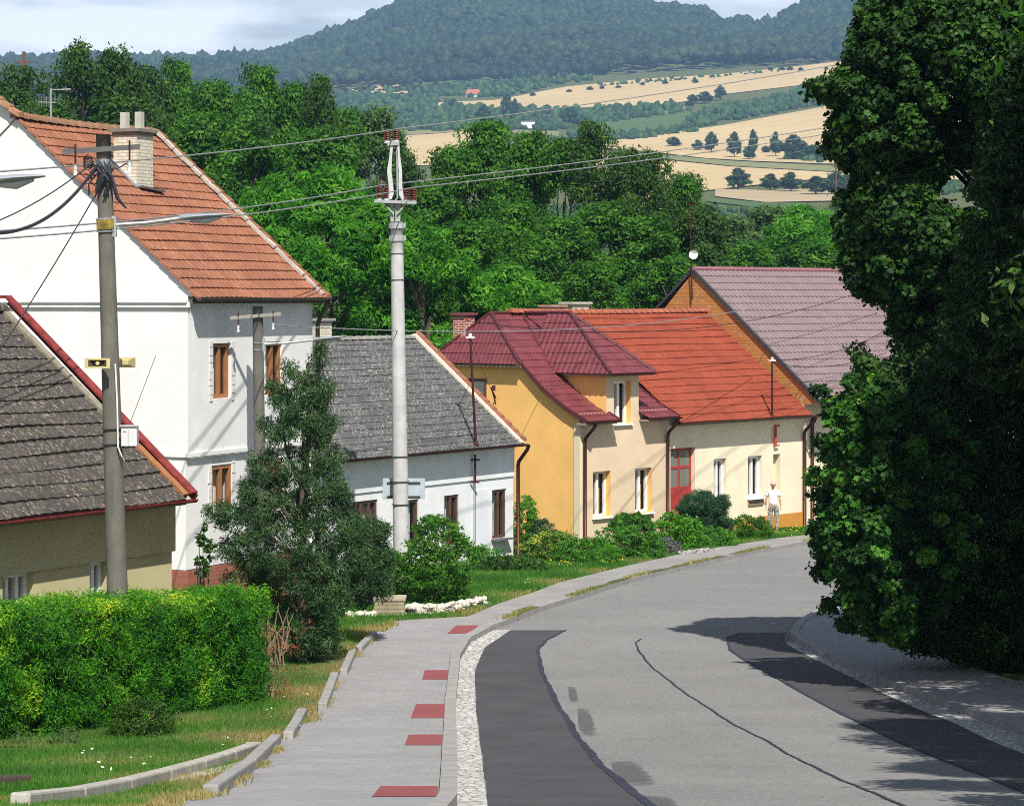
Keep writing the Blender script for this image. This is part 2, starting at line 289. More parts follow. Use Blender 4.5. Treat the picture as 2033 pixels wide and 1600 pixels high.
# ---------------------------------------------------------------- setting
def grid_mesh(name, V, ny, nx, mat, **k):
    f = []
    me = bpy.data.meshes.new(name)
    V = np.asarray(V, np.float32).reshape(-1, 3); i = np.arange(ny-1)[:, None]*nx+np.arange(nx-1)[None, :]; i = i.ravel()
    F = np.stack([i, i+1, i+nx+1, i+nx], 1).astype(np.int32)
    me.vertices.add(len(V)); me.vertices.foreach_set('co', V.ravel()); me.loops.add(F.size); me.loops.foreach_set('vertex_index', F.ravel())
    me.polygons.add(len(F)); me.polygons.foreach_set('loop_start', np.arange(0, F.size, 4, dtype=np.int32)); me.polygons.foreach_set('loop_total', np.full(len(F), 4, np.int32))
    me.polygons.foreach_set('use_smooth', np.ones(len(F), bool)); me.update(); me.validate()
    o = fin(name, me, None, None, mat); tag(o, **k); return o
def build_ground():
    ys = np.concatenate([np.arange(-50, 110, .4), np.arange(110, 900, 10), np.arange(900, 3120, 20), np.arange(3120, 3260, 30)])
    us = np.concatenate([np.arange(-1.6, -.3, .08), np.arange(-.3, -.06, .008), np.arange(-.06, .125, .0011), np.arange(.125, .3, .008), np.arange(.3, 1.65, .08)])
    Y, U = np.meshgrid(ys, us, indexing='ij'); X = U*(np.abs(Y)+90)
    Z = terrain(X, Y); c = corridor(X, Y) & (Y > 12); off = np.where(c, -.18, .075); off = np.where(Y > 140, 0, off)
    nf = (Y < 100) & ~c; off = off+nf*(np.sin(X*2.1+Y*.7)*np.cos(Y*1.3-X)*.02)
    # behind the camera and under it the paved strip goes on as plain ground
    Z = Z+off
    grid_mesh('ground', np.stack([X, Y, Z], -1), len(ys), len(us), GROUND, kind='structure')
build_ground()
def band(name, L, R, r0, r1, dz, mat, nx=6, skirt=False, step=.25, kind='structure'):
    Y0, Y1 = (r0 if r0 < 200 else yrow(r0)), (r1 if r1 < 200 else yrow(r1)); Y0, Y1 = min(Y0, Y1), max(Y0, Y1)
    ys = np.arange(Y0, Y1+step*.5, step); l = L(ys); r = np.maximum(R(ys), l+.001); t = np.linspace(0, 1, nx)
    X = l[:, None]+(r-l)[:, None]*t[None]; Y = np.repeat(ys[:, None], nx, 1); Z = prof(Y)+dz
    if skirt:
        X = np.concatenate([X[:, :1], X, X[:, -1:]], 1); Y = np.concatenate([Y[:, :1], Y, Y[:, -1:]], 1); Z = np.concatenate([Z[:, :1]-.3, Z, Z[:, -1:]-.3], 1); nx += 2
    o = grid_mesh(name, np.stack([X, Y, Z], -1), len(ys), nx, mat, kind=kind)
    if skirt: o.data.polygons.foreach_set('use_smooth', [False]*len(o.data.polygons))
    return o
def ext(f, y0=19.3, y1=92): return f
band('road', lambda y: KO(y)-.02, lambda y: RGR(y)+.05, 12, 96, 0, ASPH, 30, step=.4)
band('gutter', KO, GR, 12, 1250, .008, COB, 4); band('gutter', RGL, RGR, 12, 1276, .008, COB, 4)
NW = lambda y, s=0: .022*np.sin(y*1.3+s)+.012*np.sin(y*4.1+s)+.006*np.sin(y*11.+s)+.005*np.sin(y*19.+s)
DP = poly_fn([(1300,1610),(1262,1580),(1200,1530),(1130,1440),(1090,1370),(1070,1320),(1067,1290),(1083,1270),(1122,1251)])
band('asphalt_repair', lambda y: GR(y)+.01+.3*NW(y, 2)*(y > 20), lambda y: DP(y)+.4*NW(y), 12, 1251, .005, DARKASPH, 8)
band('road_seam', lambda y: DP(y)-.02+.4*NW(y), lambda y: DP(y)+.05+NW(y, 1)*.6+(45-y)*.0012, 12, 1251, .010, BITUMEN, 3, step=.1)
S2 = poly_fn([(1275,1267),(1263,1275),(1265,1290),(1300,1330),(1420,1415),(1530,1475),(1620,1525),(1700,1560),(1810,1605),(1900,1640)])
band('road_seam', lambda y: S2(y)-.015+NW(y, 4)*.5, lambda y: S2(y)+.022+NW(y, 4.3)*.5, 12, 1268, .008, BITUMEN, 3, step=.1)
S3 = poly_fn([(1475,1256),(1445,1266),(1450,1290),(1480,1310),(1560,1355),(1700,1430),(1830,1490),(1960,1540),(2050,1580),(2200,1640)])
band('asphalt_repair', lambda y: S3(y)+.2*NW(y, 3), lambda y: RGL(y)-.01, 12, 1256, .005, DARKASPH, 8)
band('road_seam', lambda y: S3(y)-.04+.3*NW(y, 3), lambda y: S3(y)+.02+NW(y, 6)*.4, 12, 1257, .010, BITUMEN, 3, step=.1)
band('sidewalk', SWL, lambda y: KI(y)-.008, 12, yrow(1238), .10, PAVER, 12, True)
band('footpath', lambda y: SWL(y)+.004, lambda y: KI(y)-.012, yrow(1239.5), 93, .094, PATHASPH, 12, True, .4)
band('kerb', KI, KO, 12, 93, .115, KERB, 2, True)
RKI = lambda y: RGR(y)+.16
band('kerb', RGR, RKI, 12, 93, .115, KERB, 2, True)
band('pavement', lambda y: RKI(y)+.008, PR, 12, 93, .10, PAVER, 12, True)
def patch(name, q, dz, mat, n=8):           # quad patch from four ground pixels (near-left, near-right, far-right, far-left)
    P = [gp(*p) for p in q]; V = []
    for i in range(n):
        for j in range(n):
            a = P[0].lerp(P[1], j/(n-1)); b = P[3].lerp(P[2], j/(n-1)); p = a.lerp(b, i/(n-1)); V.append((p.x, p.y, float(prof(p.y))+dz))
    grid_mesh(name, V, n, n, mat, kind='structure')
for q in ([(738,1606),(868,1606),(870,1583),(755,1583)], [(803,1496),(884,1496),(885,1474),(811,1474)], [(815,1440),(884,1440),(886,1411),(826,1411)],
          [(838,1361),(890,1361),(892,1342),(843,1342)], [(888,1268),(930,1268),(951,1251),(906,1251)]): patch('red_paving', q, .104, REDPAVE)
for q in ([(1225,1560),(1312,1562),(1268,1508),(1212,1510)], [(1245,1604),(1365,1606),(1328,1577),(1240,1577)], [(1150,1462),(1192,1464),(1172,1408),(1146,1402)],
          [(1100+30,1395),(1148,1395),(1143,1360),(1128,1360)]): patch('asphalt_stain', q, .004, STAIN)
for r0, r1 in ((1192,1156),(1146,1112),(1108,1094),(1234,1214)): band('kerb_weeds', lambda y: KI(y)-.05+.05*np.sin(y*3), lambda y: KO(y)-.012, r0, r1, .122, GROUND, 4)
# stepped kerb blocks and low walls on the garden side
def kbar(name, a, b, wd, top, ht, mat, n=6):
    A = gp(*a); B = gp(*b); mb = MB(); pts = [A.lerp(B, i/n) for i in range(n+1)]
    for p in pts: p.z = float(prof(p.y))+top
    for i in range(n): mb.bar(pts[i], pts[i+1].lerp(pts[i], .01), wd, ht)
    o = mb.build(name, mat, None, None); tag(o, kind='structure')
    bv = o.modifiers.new('bevel', 'BEVEL'); bv.width = .02; bv.segments = 2; return o
for a, b in (((418,1606),(548,1490)), ((572,1484),(600,1434)), ((640,1422),(664,1358)), ((682,1352),(700,1310)), ((712,1304),(742,1273))): kbar('kerb', a, b, .13, .20, .35, KERB, 2)
WY = lambda a, b, nm, lab, wd, top, ht, mat, cat: tag(kbar(nm, a, b, wd, top, ht, mat), lab, cat)
def lowwall(a, b, nm, lab, wd, top, ht, mat, cat):
    o = kbar(nm, a, b, wd, top, ht, mat); del o['kind']; tag(o, lab, cat)
lowwall((40,1625),(508,1505), 'garden_wall', 'low weathered pale concrete wall edging the lawn in the lower left corner', .15, .19, .5, WALLC, 'low wall')
lowwall((335,1568),(500,1530), 'concrete_step', 'short pale concrete slab lying at the foot of the low garden wall', .25, .1, .3, WALLC, 'concrete slab')
lowwall((-120,1512),(215,1486), 'bed_edging', 'grey stone edging of the flower bed under the hedge', .18, .07, .3, paint('mossy_edging', (.16,.145,.115), .9, .4), 'edging')
lowwall((-120,1580),(58,1572), 'timber_edging', 'short dark timber edging at the left end of the lawn', .12, .16, .3, paint('dark_timber', (.05,.04,.03), .9), 'edging')
# fields and far land
def frow(px, row):
    ys = np.concatenate([np.arange(300, 900, 5), np.arange(900, 2300, 5)]); xs = (px-PX0)/FPX*ys; r = ROW0-(terrain(xs, ys)-CZ)/ys*FPX
    r = np.minimum.accumulate(r); Y = float(np.interp(-row, -r, ys)); return (px-PX0)/FPX*Y, Y
def farpt(px, row, dz=0):
    x, y = frow(px, row); return Vector((x, y, float(terrain(x, y))+dz))
def field(name, top, bot, mat, dz=.4, nr=10):
    x0 = max(top[0][0], bot[0][0]); x1 = min(top[-1][0], bot[-1][0]); pxs = np.linspace(x0, x1, max(8, int((x1-x0)/10))); V = []
    for k in range(nr):
        for p in pxs:
            rt = np.interp(p, [a[0] for a in top], [a[1] for a in top]); rb = np.interp(p, [a[0] for a in bot], [a[1] for a in bot])
            V.append(farpt(p, rb+(rt-rb)*k/(nr-1), dz))
    grid_mesh(name, V, nr, len(pxs), mat, kind='structure')
field('wheat_field', [(690,176),(740,170),(820,168)], [(690,180),(740,186),(820,187)], WHEAT)
field('wheat_field', [(870,205),(985,200),(1040,190),(1120,174),(1280,158),(1420,150),(1560,136),(1680,122),(2100,90)],
      [(870,212),(1041,218),(1212,214),(1330,208),(1450,187),(1680,160),(2100,130)], WHEAT, .5, 14)
field('meadow', [(1180,243),(1280,227),(1360,213)], [(1180,252),(1280,234),(1360,219)], MEADOW)
field('green_field', [(1140,248),(1210,240),(1290,232),(1370,220)], [(1140,275),(1240,273),(1320,262),(1370,254)], CROP, .7)
field('wheat_field', [(1200,282),(1277,273),(1432,251),(1633,214),(1700,203),(2100,150)], [(1200,296),(1290,303),(1400,316),(1500,322),(1633,327),(2100,335)], WHEAT, .5, 14)
field('meadow', [(1180,299),(1300,308),(1450,321),(1680,333)], [(1180,304),(1300,315),(1450,331),(1680,344)], MEADOW, .4)
field('wheat_field', [(1150,303),(1300,318),(1450,333),(1680,346),(2100,360)], [(1150,400),(1300,395),(1400,381),(1480,372),(1680,352),(2100,366)], WHEAT, .5, 12)
field('stubble_field', [(1420,376),(1520,380),(1700,372)], [(1420,392),(1520,404),(1700,400)], STUB)
field('green_field', [(1400,394),(1520,405),(1600,405)], [(1400,402),(1520,416),(1600,414)], CROP)
field('wheat_field', [(760,272),(850,268),(930,262),(1000,262)], [(760,330),(850,330),(930,325),(1000,320)], WHEAT)
field('meadow', [(740,262),(850,260),(1000,258),(1110,262)], [(740,272),(850,267),(930,262),(1110,272)], MEADOW)
# ---------------------------------------------------------------- foliage
RG = np.random.default_rng(7)
LEAFS = {'oval': [(0,-1),(.42,-.35),(.45,.25),(0,1),(-.45,.25),(-.42,-.35)], 'quad': [(0,-1),(.5,0),(0,1),(-.5,0)], 'long': [(0,-1),(.22,-.1),(0,1),(-.22,-.1)],
         'maple': [(0,-.9),(.3,-.5),(.85,-.45),(.6,-.05),(.9,.35),(.42,.4),(0,1.05),(-.42,.4),(-.9,.35),(-.6,-.05),(-.85,-.45),(-.3,-.5)]}
def unit(v): return v/np.maximum(np.linalg.norm(v, axis=1, keepdims=True), 1e-9)
def leaf_mesh(name, P, N, size, rnd, shape='quad', droop=0.0):
    n = len(P); T = RG.normal(size=(n, 3)); T[:, 2] -= droop*2; T = unit(T-N*np.sum(T*N, 1, keepdims=True)); B = np.cross(N, T)
    L = np.array(LEAFS[shape]); k = len(L); s = np.asarray(size).reshape(-1, 1, 1)*.5
    V = P[:, None, :]+(B[:, None, :]*L[None, :, :1]+T[:, None, :]*L[None, :, 1:])*s
    if k > 4: V = V-N[:, None, :]*(np.abs(L[None, :, :1])*s*.25)
    me = bpy.data.meshes.new(name); me.vertices.add(n*k); me.vertices.foreach_set('co', V.astype(np.float32).ravel())
    me.loops.add(n*k); me.loops.foreach_set('vertex_index', np.arange(n*k, dtype=np.int32)); me.polygons.add(n)
    me.polygons.foreach_set('loop_start', np.arange(0, n*k, k, dtype=np.int32)); me.polygons.foreach_set('loop_total', np.full(n, k, np.int32)); me.update()
    a = me.attributes.new('rnd', 'FLOAT', 'FACE'); a.data.foreach_set('value', np.clip(rnd, 0, 1).astype(np.float32)); return me
def clump_leaves(C, R, per, size, up=.35, jit=.6, sq=.75, shell=.55, crnd=.55, rbias=None):
    C = np.asarray(C, float); R = np.asarray(R, float); m = len(C); per = np.broadcast_to(per, (m,)).astype(int); idx = np.repeat(np.arange(m), per); n = len(idx)
    D = RG.normal(size=(n, 3)); D[:, 2] += .25; D = unit(D); rr = R[idx]*(shell+(1-shell)*RG.random(n)**.7)*(1+.2*RG.normal(size=n)); Q = D.copy(); Q[:, 2] *= sq
    P = C[idx]+Q*rr[:, None]; N = unit(D+np.array([0, 0, up])+jit*RG.normal(size=(n, 3)))
    cr = RG.random(m) if rbias is None else rbias; rnd = crnd*cr[idx]+(1-crnd)*RG.random(n); return P, N, size*(.55+.8*RG.random(n)), rnd
def inpoly(x, y, poly):
    x = np.asarray(x); c = np.zeros(x.shape, bool); n = len(poly)
    for i in range(n):
        x1, y1 = poly[i]; x2, y2 = poly[i-1]; t = ((y1 > y) != (y2 > y)) & (x < (x2-x1)*(y-y1)/((y2-y1) or 1e-9)+x1); c ^= t
    return c
def edgedist(x, y, poly):
    d = np.full(x.shape, 1e9)
    for i in range(len(poly)):
        a = np.array(poly[i-1], float); b = np.array(poly[i], float); ab = b-a; t = np.clip(((x-a[0])*ab[0]+(y-a[1])*ab[1])/max(ab@ab, 1e-9), 0, 1)
        d = np.minimum(d, np.hypot(x-a[0]-t*ab[0], y-a[1]-t*ab[1]))
    return d
def outline(poly, Yc, depth, n, cr, inner=.35, kd=1.1, inset=.75):
    # clump centres filling a solid body whose silhouette is poly (photo pixels at distance Yc)
    q = np.array(poly, float); out = []; s = Yc/FPX
    while sum(len(o) for o in out) < n:
        x = RG.uniform(q[:, 0].min(), q[:, 0].max(), n*3); y = RG.uniform(q[:, 1].min(), q[:, 1].max(), n*3); k = inpoly(x, y, poly); x, y = x[k], y[k]
        d = edgedist(x, y, poly)*s; k = d > cr*inset; x, y, d = x[k], y[k], d[k]; dh = np.minimum(depth, np.sqrt(np.maximum(d-cr*inset, 0)*kd*2)+.02)
        t = RG.uniform(-1, 1, len(x)); t = np.sign(t)*np.abs(t)**inner; out.append(np.stack([(x-PX0)*s, Yc+t*dh, CZ+(ROW0-y)*s], 1))
    return np.concatenate(out)[:n]
def wood(mb, base, top, r, targets, nl=9, seed=0, r1=.35):
    rd = random.Random(seed); base = Vector(base); top = Vector(top); ax = []
    for k in range(6):
        t = k/5; ax.append(base.lerp(top, t)+Vector((rd.uniform(-1, 1), rd.uniform(-1, 1), 0))*r*1.0*(t*(1-t)*4))
    mb.tube(ax, [r*(1.25 if k == 0 else 1-(1-r1)*k/5) for k in range(6)], 9)
    T = [Vector(t) for t in targets]; rd.shuffle(T)
    for t in T[:nl]:
        h = max(.15, min(.92, (t.z-base.z)/(top.z-base.z)*.75)); i = h*5; a = ax[int(i)].lerp(ax[min(5, int(i)+1)], i-int(i)); m1 = a.lerp(t, .5)+Vector((rd.uniform(-.1,.1), rd.uniform(-.1,.1), .12))*(t-a).length
        mb.tube([a, m1, t], [r*.45, r*.25, r*.07], 6)
BARK = barkmat('bark', (.11, .09, .07)); TWIG = barkmat('dry_twigs', (.30, .21, .14)); PALEBARK = barkmat('pale_bark', (.3, .27, .22))
L_DARK = leafmat('dark_leaves', [(0, (.010,.032,.006)), (.5, (.032,.088,.012)), (1, (.095,.17,.028))], .30)
L_MID = leafmat('mid_green_leaves', [(0, (.016,.060,.006)), (.5, (.045,.150,.012)), (1, (.12,.27,.028))], .36)
L_BRIGHT = leafmat('bright_walnut_leaves', [(0, (.016,.080,.005)), (.5, (.055,.22,.012)), (1, (.18,.40,.04))], .4)
L_PALE = leafmat('grey_green_leaves', [(0, (.03,.07,.02)), (.5, (.07,.14,.035)), (1, (.13,.21,.06))], .32)
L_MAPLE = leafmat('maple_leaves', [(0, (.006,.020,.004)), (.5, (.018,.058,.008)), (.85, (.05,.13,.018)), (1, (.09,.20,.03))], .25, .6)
L_MAPLE2 = leafmat('sun_tinted_maple_leaves', [(0, (.006,.022,.005)), (.45, (.018,.065,.009)), (.75, (.05,.16,.016)), (1, (.13,.30,.04))], .25, .6)  # lit copy of the darker maple leaves, sunlight put into the colour
BARKD = barkmat('shade_tinted_bark', (.022,.018,.014))  # bark copy darkened for the right-hand trees, crown shade put into the colour
L_LINDEN = leafmat('linden_leaves', [(0, (.010,.028,.007)), (.7, (.022,.06,.012)), (.88, (.05,.10,.02)), (1, (.22,.27,.09))], .25)
L_HBEAM = leafmat('hornbeam_leaves', [(0, (.012,.034,.009)), (.6, (.028,.07,.014)), (1, (.08,.17,.03))], .28)
L_CONI = leafmat('juniper_foliage', [(0, (.012,.032,.010)), (.40, (.030,.074,.022)), (.72, (.062,.13,.044)), (.90, (.13,.205,.09)), (.95, (.12,.09,.045)), (1, (.17,.11,.06))], .15)
L_HEDGE = leafmat('variegated_hedge_leaves', [(0, (.010,.055,.005)), (.30, (.032,.15,.010)), (.58, (.07,.25,.012)), (.78, (.28,.48,.02)), (1, (.62,.56,.07))], .3)
L_SHRUB = leafmat('shrub_leaves', [(0, (.020,.075,.010)), (.5, (.06,.19,.02)), (1, (.16,.36,.04))], .36)
L_LIME = leafmat('bright_thuja', [(0, (.03,.12,.008)), (.5, (.07,.24,.012)), (1, (.14,.36,.03))], .3)
L_YEL = leafmat('yellow_shrub_leaves', [(0, (.03,.09,.012)), (.45, (.10,.2,.03)), (.75, (.28,.34,.05)), (.92, (.5,.40,.09)), (1, (.5,.14,.06))], .35)
L_BOX = leafmat('yew_needles', [(0, (.010,.035,.014)), (.5, (.022,.07,.028)), (1, (.05,.125,.05))], .15)
L_LAV = leafmat('lavender', [(0, (.07,.06,.08)), (.6, (.14,.12,.15)), (1, (.2,.17,.16))], .1)
GRASSM = leafmat('grass_blades', [(0, (.020,.09,.010)), (.42, (.06,.19,.022)), (.6, (.14,.25,.05)), (.74, (.32,.25,.11)), (1, (.50,.38,.19))], .4)
L_FAR = leafmat('far_forest', [(0, (.004,.011,.005)), (.4, (.010,.025,.009)), (.8, (.026,.050,.016)), (1, (.06,.07,.024))], 0)
L_WOOD = leafmat('wood_trees', [(0, (.012,.032,.010)), (.5, (.026,.065,.018)), (1, (.055,.11,.028))], 0)
# --- generic broadleaf trees (copies share meshes)
def proto_tree(mat, n, per, size, shape, seed, H=16., R=4., z0=3.0, sparse=0, droop=0., cm=1.):
    rd = np.random.default_rng(seed); C = []; ncl = n
    big = []
    for k in range(15):                     # main boughs, each with its own rounded head
        t = rd.random()**.75 if k else 1.; a = k*2.4+rd.uniform(-.5, .5); env = math.sin(math.pi*min(1, .22+.70*t)**.9)**.75
        rr = R*env*.70*math.sqrt(rd.uniform(.2, 1))*(0.25 if t > .9 else 1); big.append((rr*math.cos(a), rr*math.sin(a), z0+(H-z0-1.2)*t, R*rd.uniform(.28, .48)*(1-.3*t)))
    while len(C) < ncl:
        b = big[rd.integers(len(big))]; d = rd.normal(size=3); d /= np.linalg.norm(d); d[2] = abs(d[2])*1.1-.35; q = b[3]*rd.uniform(.55, 1.05)
        C.append((b[0]+d[0]*q, b[1]+d[1]*q, b[2]+d[2]*q*1.5))
    C = np.array(C); C[:, 2] = np.clip(C[:, 2], z0-.5, H-.4); cr = R*rd.uniform(.10, .19, ncl)*cm
    P, N, s, r = clump_leaves(C, cr, per, size, up=.5, jit=.55)
    me = leaf_mesh('crown', P, N, s, r, shape, droop); me.materials.append(mat)
    mb = MB(); wood(mb, (0,0,-.4), (0,0,H*.82), .24, C, 14, seed); tm = mb.build('trunk', BARK); tme = tm.data; bpy.data.objects.remove(tm)
    return me, tme, H, R
PROTO = {}
def get_proto(k):
    if k not in PROTO:
        PROTO[k] = {'dark1': lambda: proto_tree(L_DARK, 340, 125, .215, 'quad', 1), 'dark2': lambda: proto_tree(L_DARK, 240, 125, .21, 'quad', 2),
          'mid1': lambda: proto_tree(L_MID, 340, 125, .215, 'quad', 3), 'mid2': lambda: proto_tree(L_MID, 300, 125, .22, 'quad', 4),
          'walnut1': lambda: proto_tree(L_BRIGHT, 300, 120, .37, 'long', 5, droop=.6), 'walnut2': lambda: proto_tree(L_BRIGHT, 280, 120, .36, 'long', 6, droop=.5),
          'pale1': lambda: proto_tree(L_PALE, 320, 120, .22, 'quad', 7), 'far1': lambda: proto_tree(L_WOOD, 70, 90, .75, 'quad', 8, H=9, R=3.4, z0=1.2, cm=2.0)}[k]()
    return PROTO[k]
rt = random.Random(11)
def place_tree(kind, px, top, Y, wpx, label, group, base=None, rot=None, far=False, name='broadleaf_tree', cat='tree', z0=None):
    me, tme, H, R = get_proto(kind)
    if far: p = farpt(px, base); Y = p.y
    else: X = (px-PX0)/FPX*Y; p = Vector((X, Y, float(prof(Y))+(z0 or 0)))
    h = CZ+(ROW0-top)/FPX*p.y-p.z; r = wpx/2/FPX*p.y
    e = empty(name, p, label, cat, group); e.rotation_euler = (0, 0, rot if rot is not None else rt.uniform(0, 6.28)); e.scale = (r/R, r/R, h/H)
    for nm, m in (('crown', me), ('trunk', tme)):
        o = bpy.data.objects.new(nm, m); COL.objects.link(o); o.parent = e
    return e
# ---------------------------------------------------------------- houses
def roof_slope(mb, F, u0, u1, prof_pts, course=.33, tile=.22, amp=.012, lip=.035, m=0, seg=4, jitter=.0, clip=None):
    """tiled slope: courses step up along the profile [(v,z),...] from eave to ridge, ridged along u"""
    pts = [Vector((0, p[0], p[1])) for p in prof_pts]; cum = [0]
    for a, b in zip(pts, pts[1:]): cum.append(cum[-1]+(b-a).length)
    L = cum[-1]; nc = max(1, round(L/course)); rd = random.Random(int(L*1000)+nc)
    def at(s):
        s = max(0, min(L, s)); i = max(k for k in range(len(cum)-1) if cum[k] <= s+1e-9) if s > 0 else 0; t = (s-cum[i])/(cum[i+1]-cum[i]); p = pts[i].lerp(pts[i+1], t); d = (pts[i+1]-pts[i]).normalized()
        return p, Vector((0, -d.z, d.y))
    nu = max(2, int(abs(u1-u0)/tile*seg)); us = [u0+(u1-u0)*k/nu for k in range(nu+1)]
    cor = [amp*abs(math.sin(math.pi*k/seg)) for k in range(nu+1)]
    rows = []
    for c in range(nc):
        s0, s1 = L*c/nc, L*(c+1)/nc; jr = rd.uniform(-1, 1)*jitter; a, na = at(s0); b, nb = at(s1)
        ra = []; rb = []
        for k, u in enumerate(us):
            sag = jitter*.6*math.sin(u*1.3+c*.9); p = a+na*(lip+cor[k]+jr*.3)+Vector((0, 0, sag)); q = b+nb*(cor[k])+Vector((0, 0, sag*.6)); ra.append((F.P(u, p.y, p.z), (u, s0))); rb.append((F.P(u, q.y, q.z), (u, s1)))
        rows.append((ra, rb))
    def quad(A, B, C, D): mb.face([A[0], B[0], C[0], D[0]], m, [A[1], B[1], C[1], D[1]])
    under = [(F.P(u, (at(0)[0]-at(0)[1]*.03).y, (at(0)[0]-at(0)[1]*.03).z), (u, 0)) for u in us]
    for c, (ra, rb) in enumerate(rows):
        lo = under if c == 0 else rows[c-1][1]
        for k in range(nu):
            quad(ra[k], ra[k+1], rb[k+1], rb[k]); quad(lo[k], lo[k+1], ra[k+1], ra[k])
def wall(mb, F, u0, u1, z0, z1, holes, depth=.28, v=0., m=0, m_rev=0):
    us = sorted({u0, u1, *[h[0] for h in holes], *[h[1] for h in holes]}); zs = sorted({z0, z1, *[h[2] for h in holes], *[h[3] for h in holes]})
    for a, b in zip(us, us[1:]):
        for c, d in zip(zs, zs[1:]):
            if any(a >= h[0]-1e-6 and b <= h[1]+1e-6 and c >= h[2]-1e-6 and d <= h[3]+1e-6 for h in holes): continue
            mb.face([F.P(a,v,c),F.P(b,v,c),F.P(b,v,d),F.P(a,v,d)], m, [(a,c),(b,c),(b,d),(a,d)])
    for a, b, c, d in holes:
        w_ = v+depth
        for q, uv in (([(a,v,c),(a,w_,c),(a,w_,d),(a,v,d)], 0), ([(b,w_,c),(b,v,c),(b,v,d),(b,w_,d)], 0), ([(a,v,d),(a,w_,d),(b,w_,d),(b,v,d)], 0), ([(a,w_,c),(a,v,c),(b,v,c),(b,w_,c)], 0)):
            mb.face([F.P(*p) for p in q], m_rev)
GLASS = glassmat('window_glass'); CURT = paint('curtain', (.74,.72,.67), .9); WHITEP = paint('white_frame', (.78,.78,.78), .4, .04); WOODF = paint('brown_wood_frame', (.33,.14,.05), .5); DWOOD = paint('dark_wood_frame', (.10,.05,.035), .5)
YCURT = paint('yellow_curtain', (.70,.54,.30), .9)
def window(F, parent, a, b, c, d, v, fm, sill=None, curt=CURT, mull=1, fw=.07, sillm=None, label=None, tilt=False):
    mb = MB(); t = .06
    mb.fbox(F, a, a+fw, v-.03, v+t, c, d); mb.fbox(F, b-fw, b, v-.03, v+t, c, d); mb.fbox(F, a+fw, b-fw, v-.03, v+t, c, c+fw); mb.fbox(F, a+fw, b-fw, v-.03, v+t, d-fw, d)
    for k in range(mull):
        um = a+(b-a)*(k+1)/(mull+1); mb.fbox(F, um-fw*.55, um+fw*.55, v-.035, v+t-.01, c+fw, d-fw)
    w_ = mb.build('window', fm, parent); tag(w_, label)
    g = MB(); g.face([F.P(a+.02,v+.02,c+.02),F.P(b-.02,v+.02,c+.02),F.P(b-.02,v+.02,d-.02),F.P(a+.02,v+.02,d-.02)]); g.build('pane', GLASS, w_)
    if curt:
        g = MB(); n = 14; e = .16
        for s0, s1 in ((a+fw, a+fw+(b-a)*.41), (b-fw-(b-a)*.44, b-fw)):
            for k in range(n):
                x0, x1 = s0+(s1-s0)*k/n, s0+(s1-s0)*(k+1)/n; y0 = v+e+.025*math.sin(k*1.9); y1 = v+e+.025*math.sin((k+1)*1.9)
                g.face([F.P(x0,y0,c+.05),F.P(x1,y1,c+.05),F.P(x1,y1,d-.06),F.P(x0,y0,d-.06)])
        g.build('curtain', curt, w_)
    if sill:
        s_ = MB(); s_.fbox(F, a-.05, b+.05, v-sill-.28, v-.03, c-.05, c-.003); s_.build('sill', sillm or WHITEP, w_)
    return w_
def glass_clear(name):
    m = bpy.data.materials.new(name); m.use_nodes = True; n = m.node_tree.nodes; b = n['Principled BSDF']; b.inputs['Base Color'].default_value = (.5,.55,.55,1); b.inputs['Roughness'].default_value = .04
    t = n.new('ShaderNodeBsdfTransparent'); x = n.new('ShaderNodeMixShader'); x.inputs[0].default_value = .78; m.node_tree.links.new(b.outputs[0], x.inputs[1]); m.node_tree.links.new(t.outputs[0], x.inputs[2]); m.node_tree.links.new(x.outputs[0], n['Material Output'].inputs[0])
    b.inputs['Base Color'].default_value = (.03,.035,.04,1); return m
GLASS = glass_clear('window_glass')
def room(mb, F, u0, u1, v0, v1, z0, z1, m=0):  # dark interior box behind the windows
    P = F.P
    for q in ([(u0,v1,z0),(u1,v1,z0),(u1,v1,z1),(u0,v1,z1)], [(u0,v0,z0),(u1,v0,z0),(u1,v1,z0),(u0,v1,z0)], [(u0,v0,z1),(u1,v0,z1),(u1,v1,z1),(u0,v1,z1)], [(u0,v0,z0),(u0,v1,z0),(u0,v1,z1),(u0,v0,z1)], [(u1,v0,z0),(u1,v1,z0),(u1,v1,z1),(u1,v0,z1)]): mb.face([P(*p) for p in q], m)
def pipe(F, parent, name, mat, u, v, z0, z1, ev, r=.05, mat2=None):  # downpipe with swan neck up to the gutter at (ev, z1)
    mb = MB(); mb.tube([F.P(u, v-.09, z0), F.P(u, v-.09, z1-.62), F.P(u, v-.12, z1-.5), F.P(u, ev+.05, z1-.16), F.P(u, ev, z1-.02)], r, 8); return mb.build(name, mat, parent, smooth=True)
def gutter(F, parent, mat, u0, u1, v, z, r=.07):
    mb = MB(); n = 8; ring = []
    for k in range(n+1):
        t = math.pi*k/n; ring.append((v-r*math.cos(t), z-r*math.sin(t)))
    for k in range(n):
        a, b = ring[k], ring[k+1]; mb.face([F.P(u0,a[0],a[1]),F.P(u1,a[0],a[1]),F.P(u1,b[0],b[1]),F.P(u0,b[0],b[1])]); q = .008
        mb.face([F.P(u0,a[0]*1+0,a[1]+q),F.P(u0,b[0],b[1]+q),F.P(u1,b[0],b[1]+q),F.P(u1,a[0],a[1]+q)])
    for u in (u0, u1): mb.face([F.P(u, p[0], p[1]) for p in ring])
    return mb.build('gutter', mat, parent)
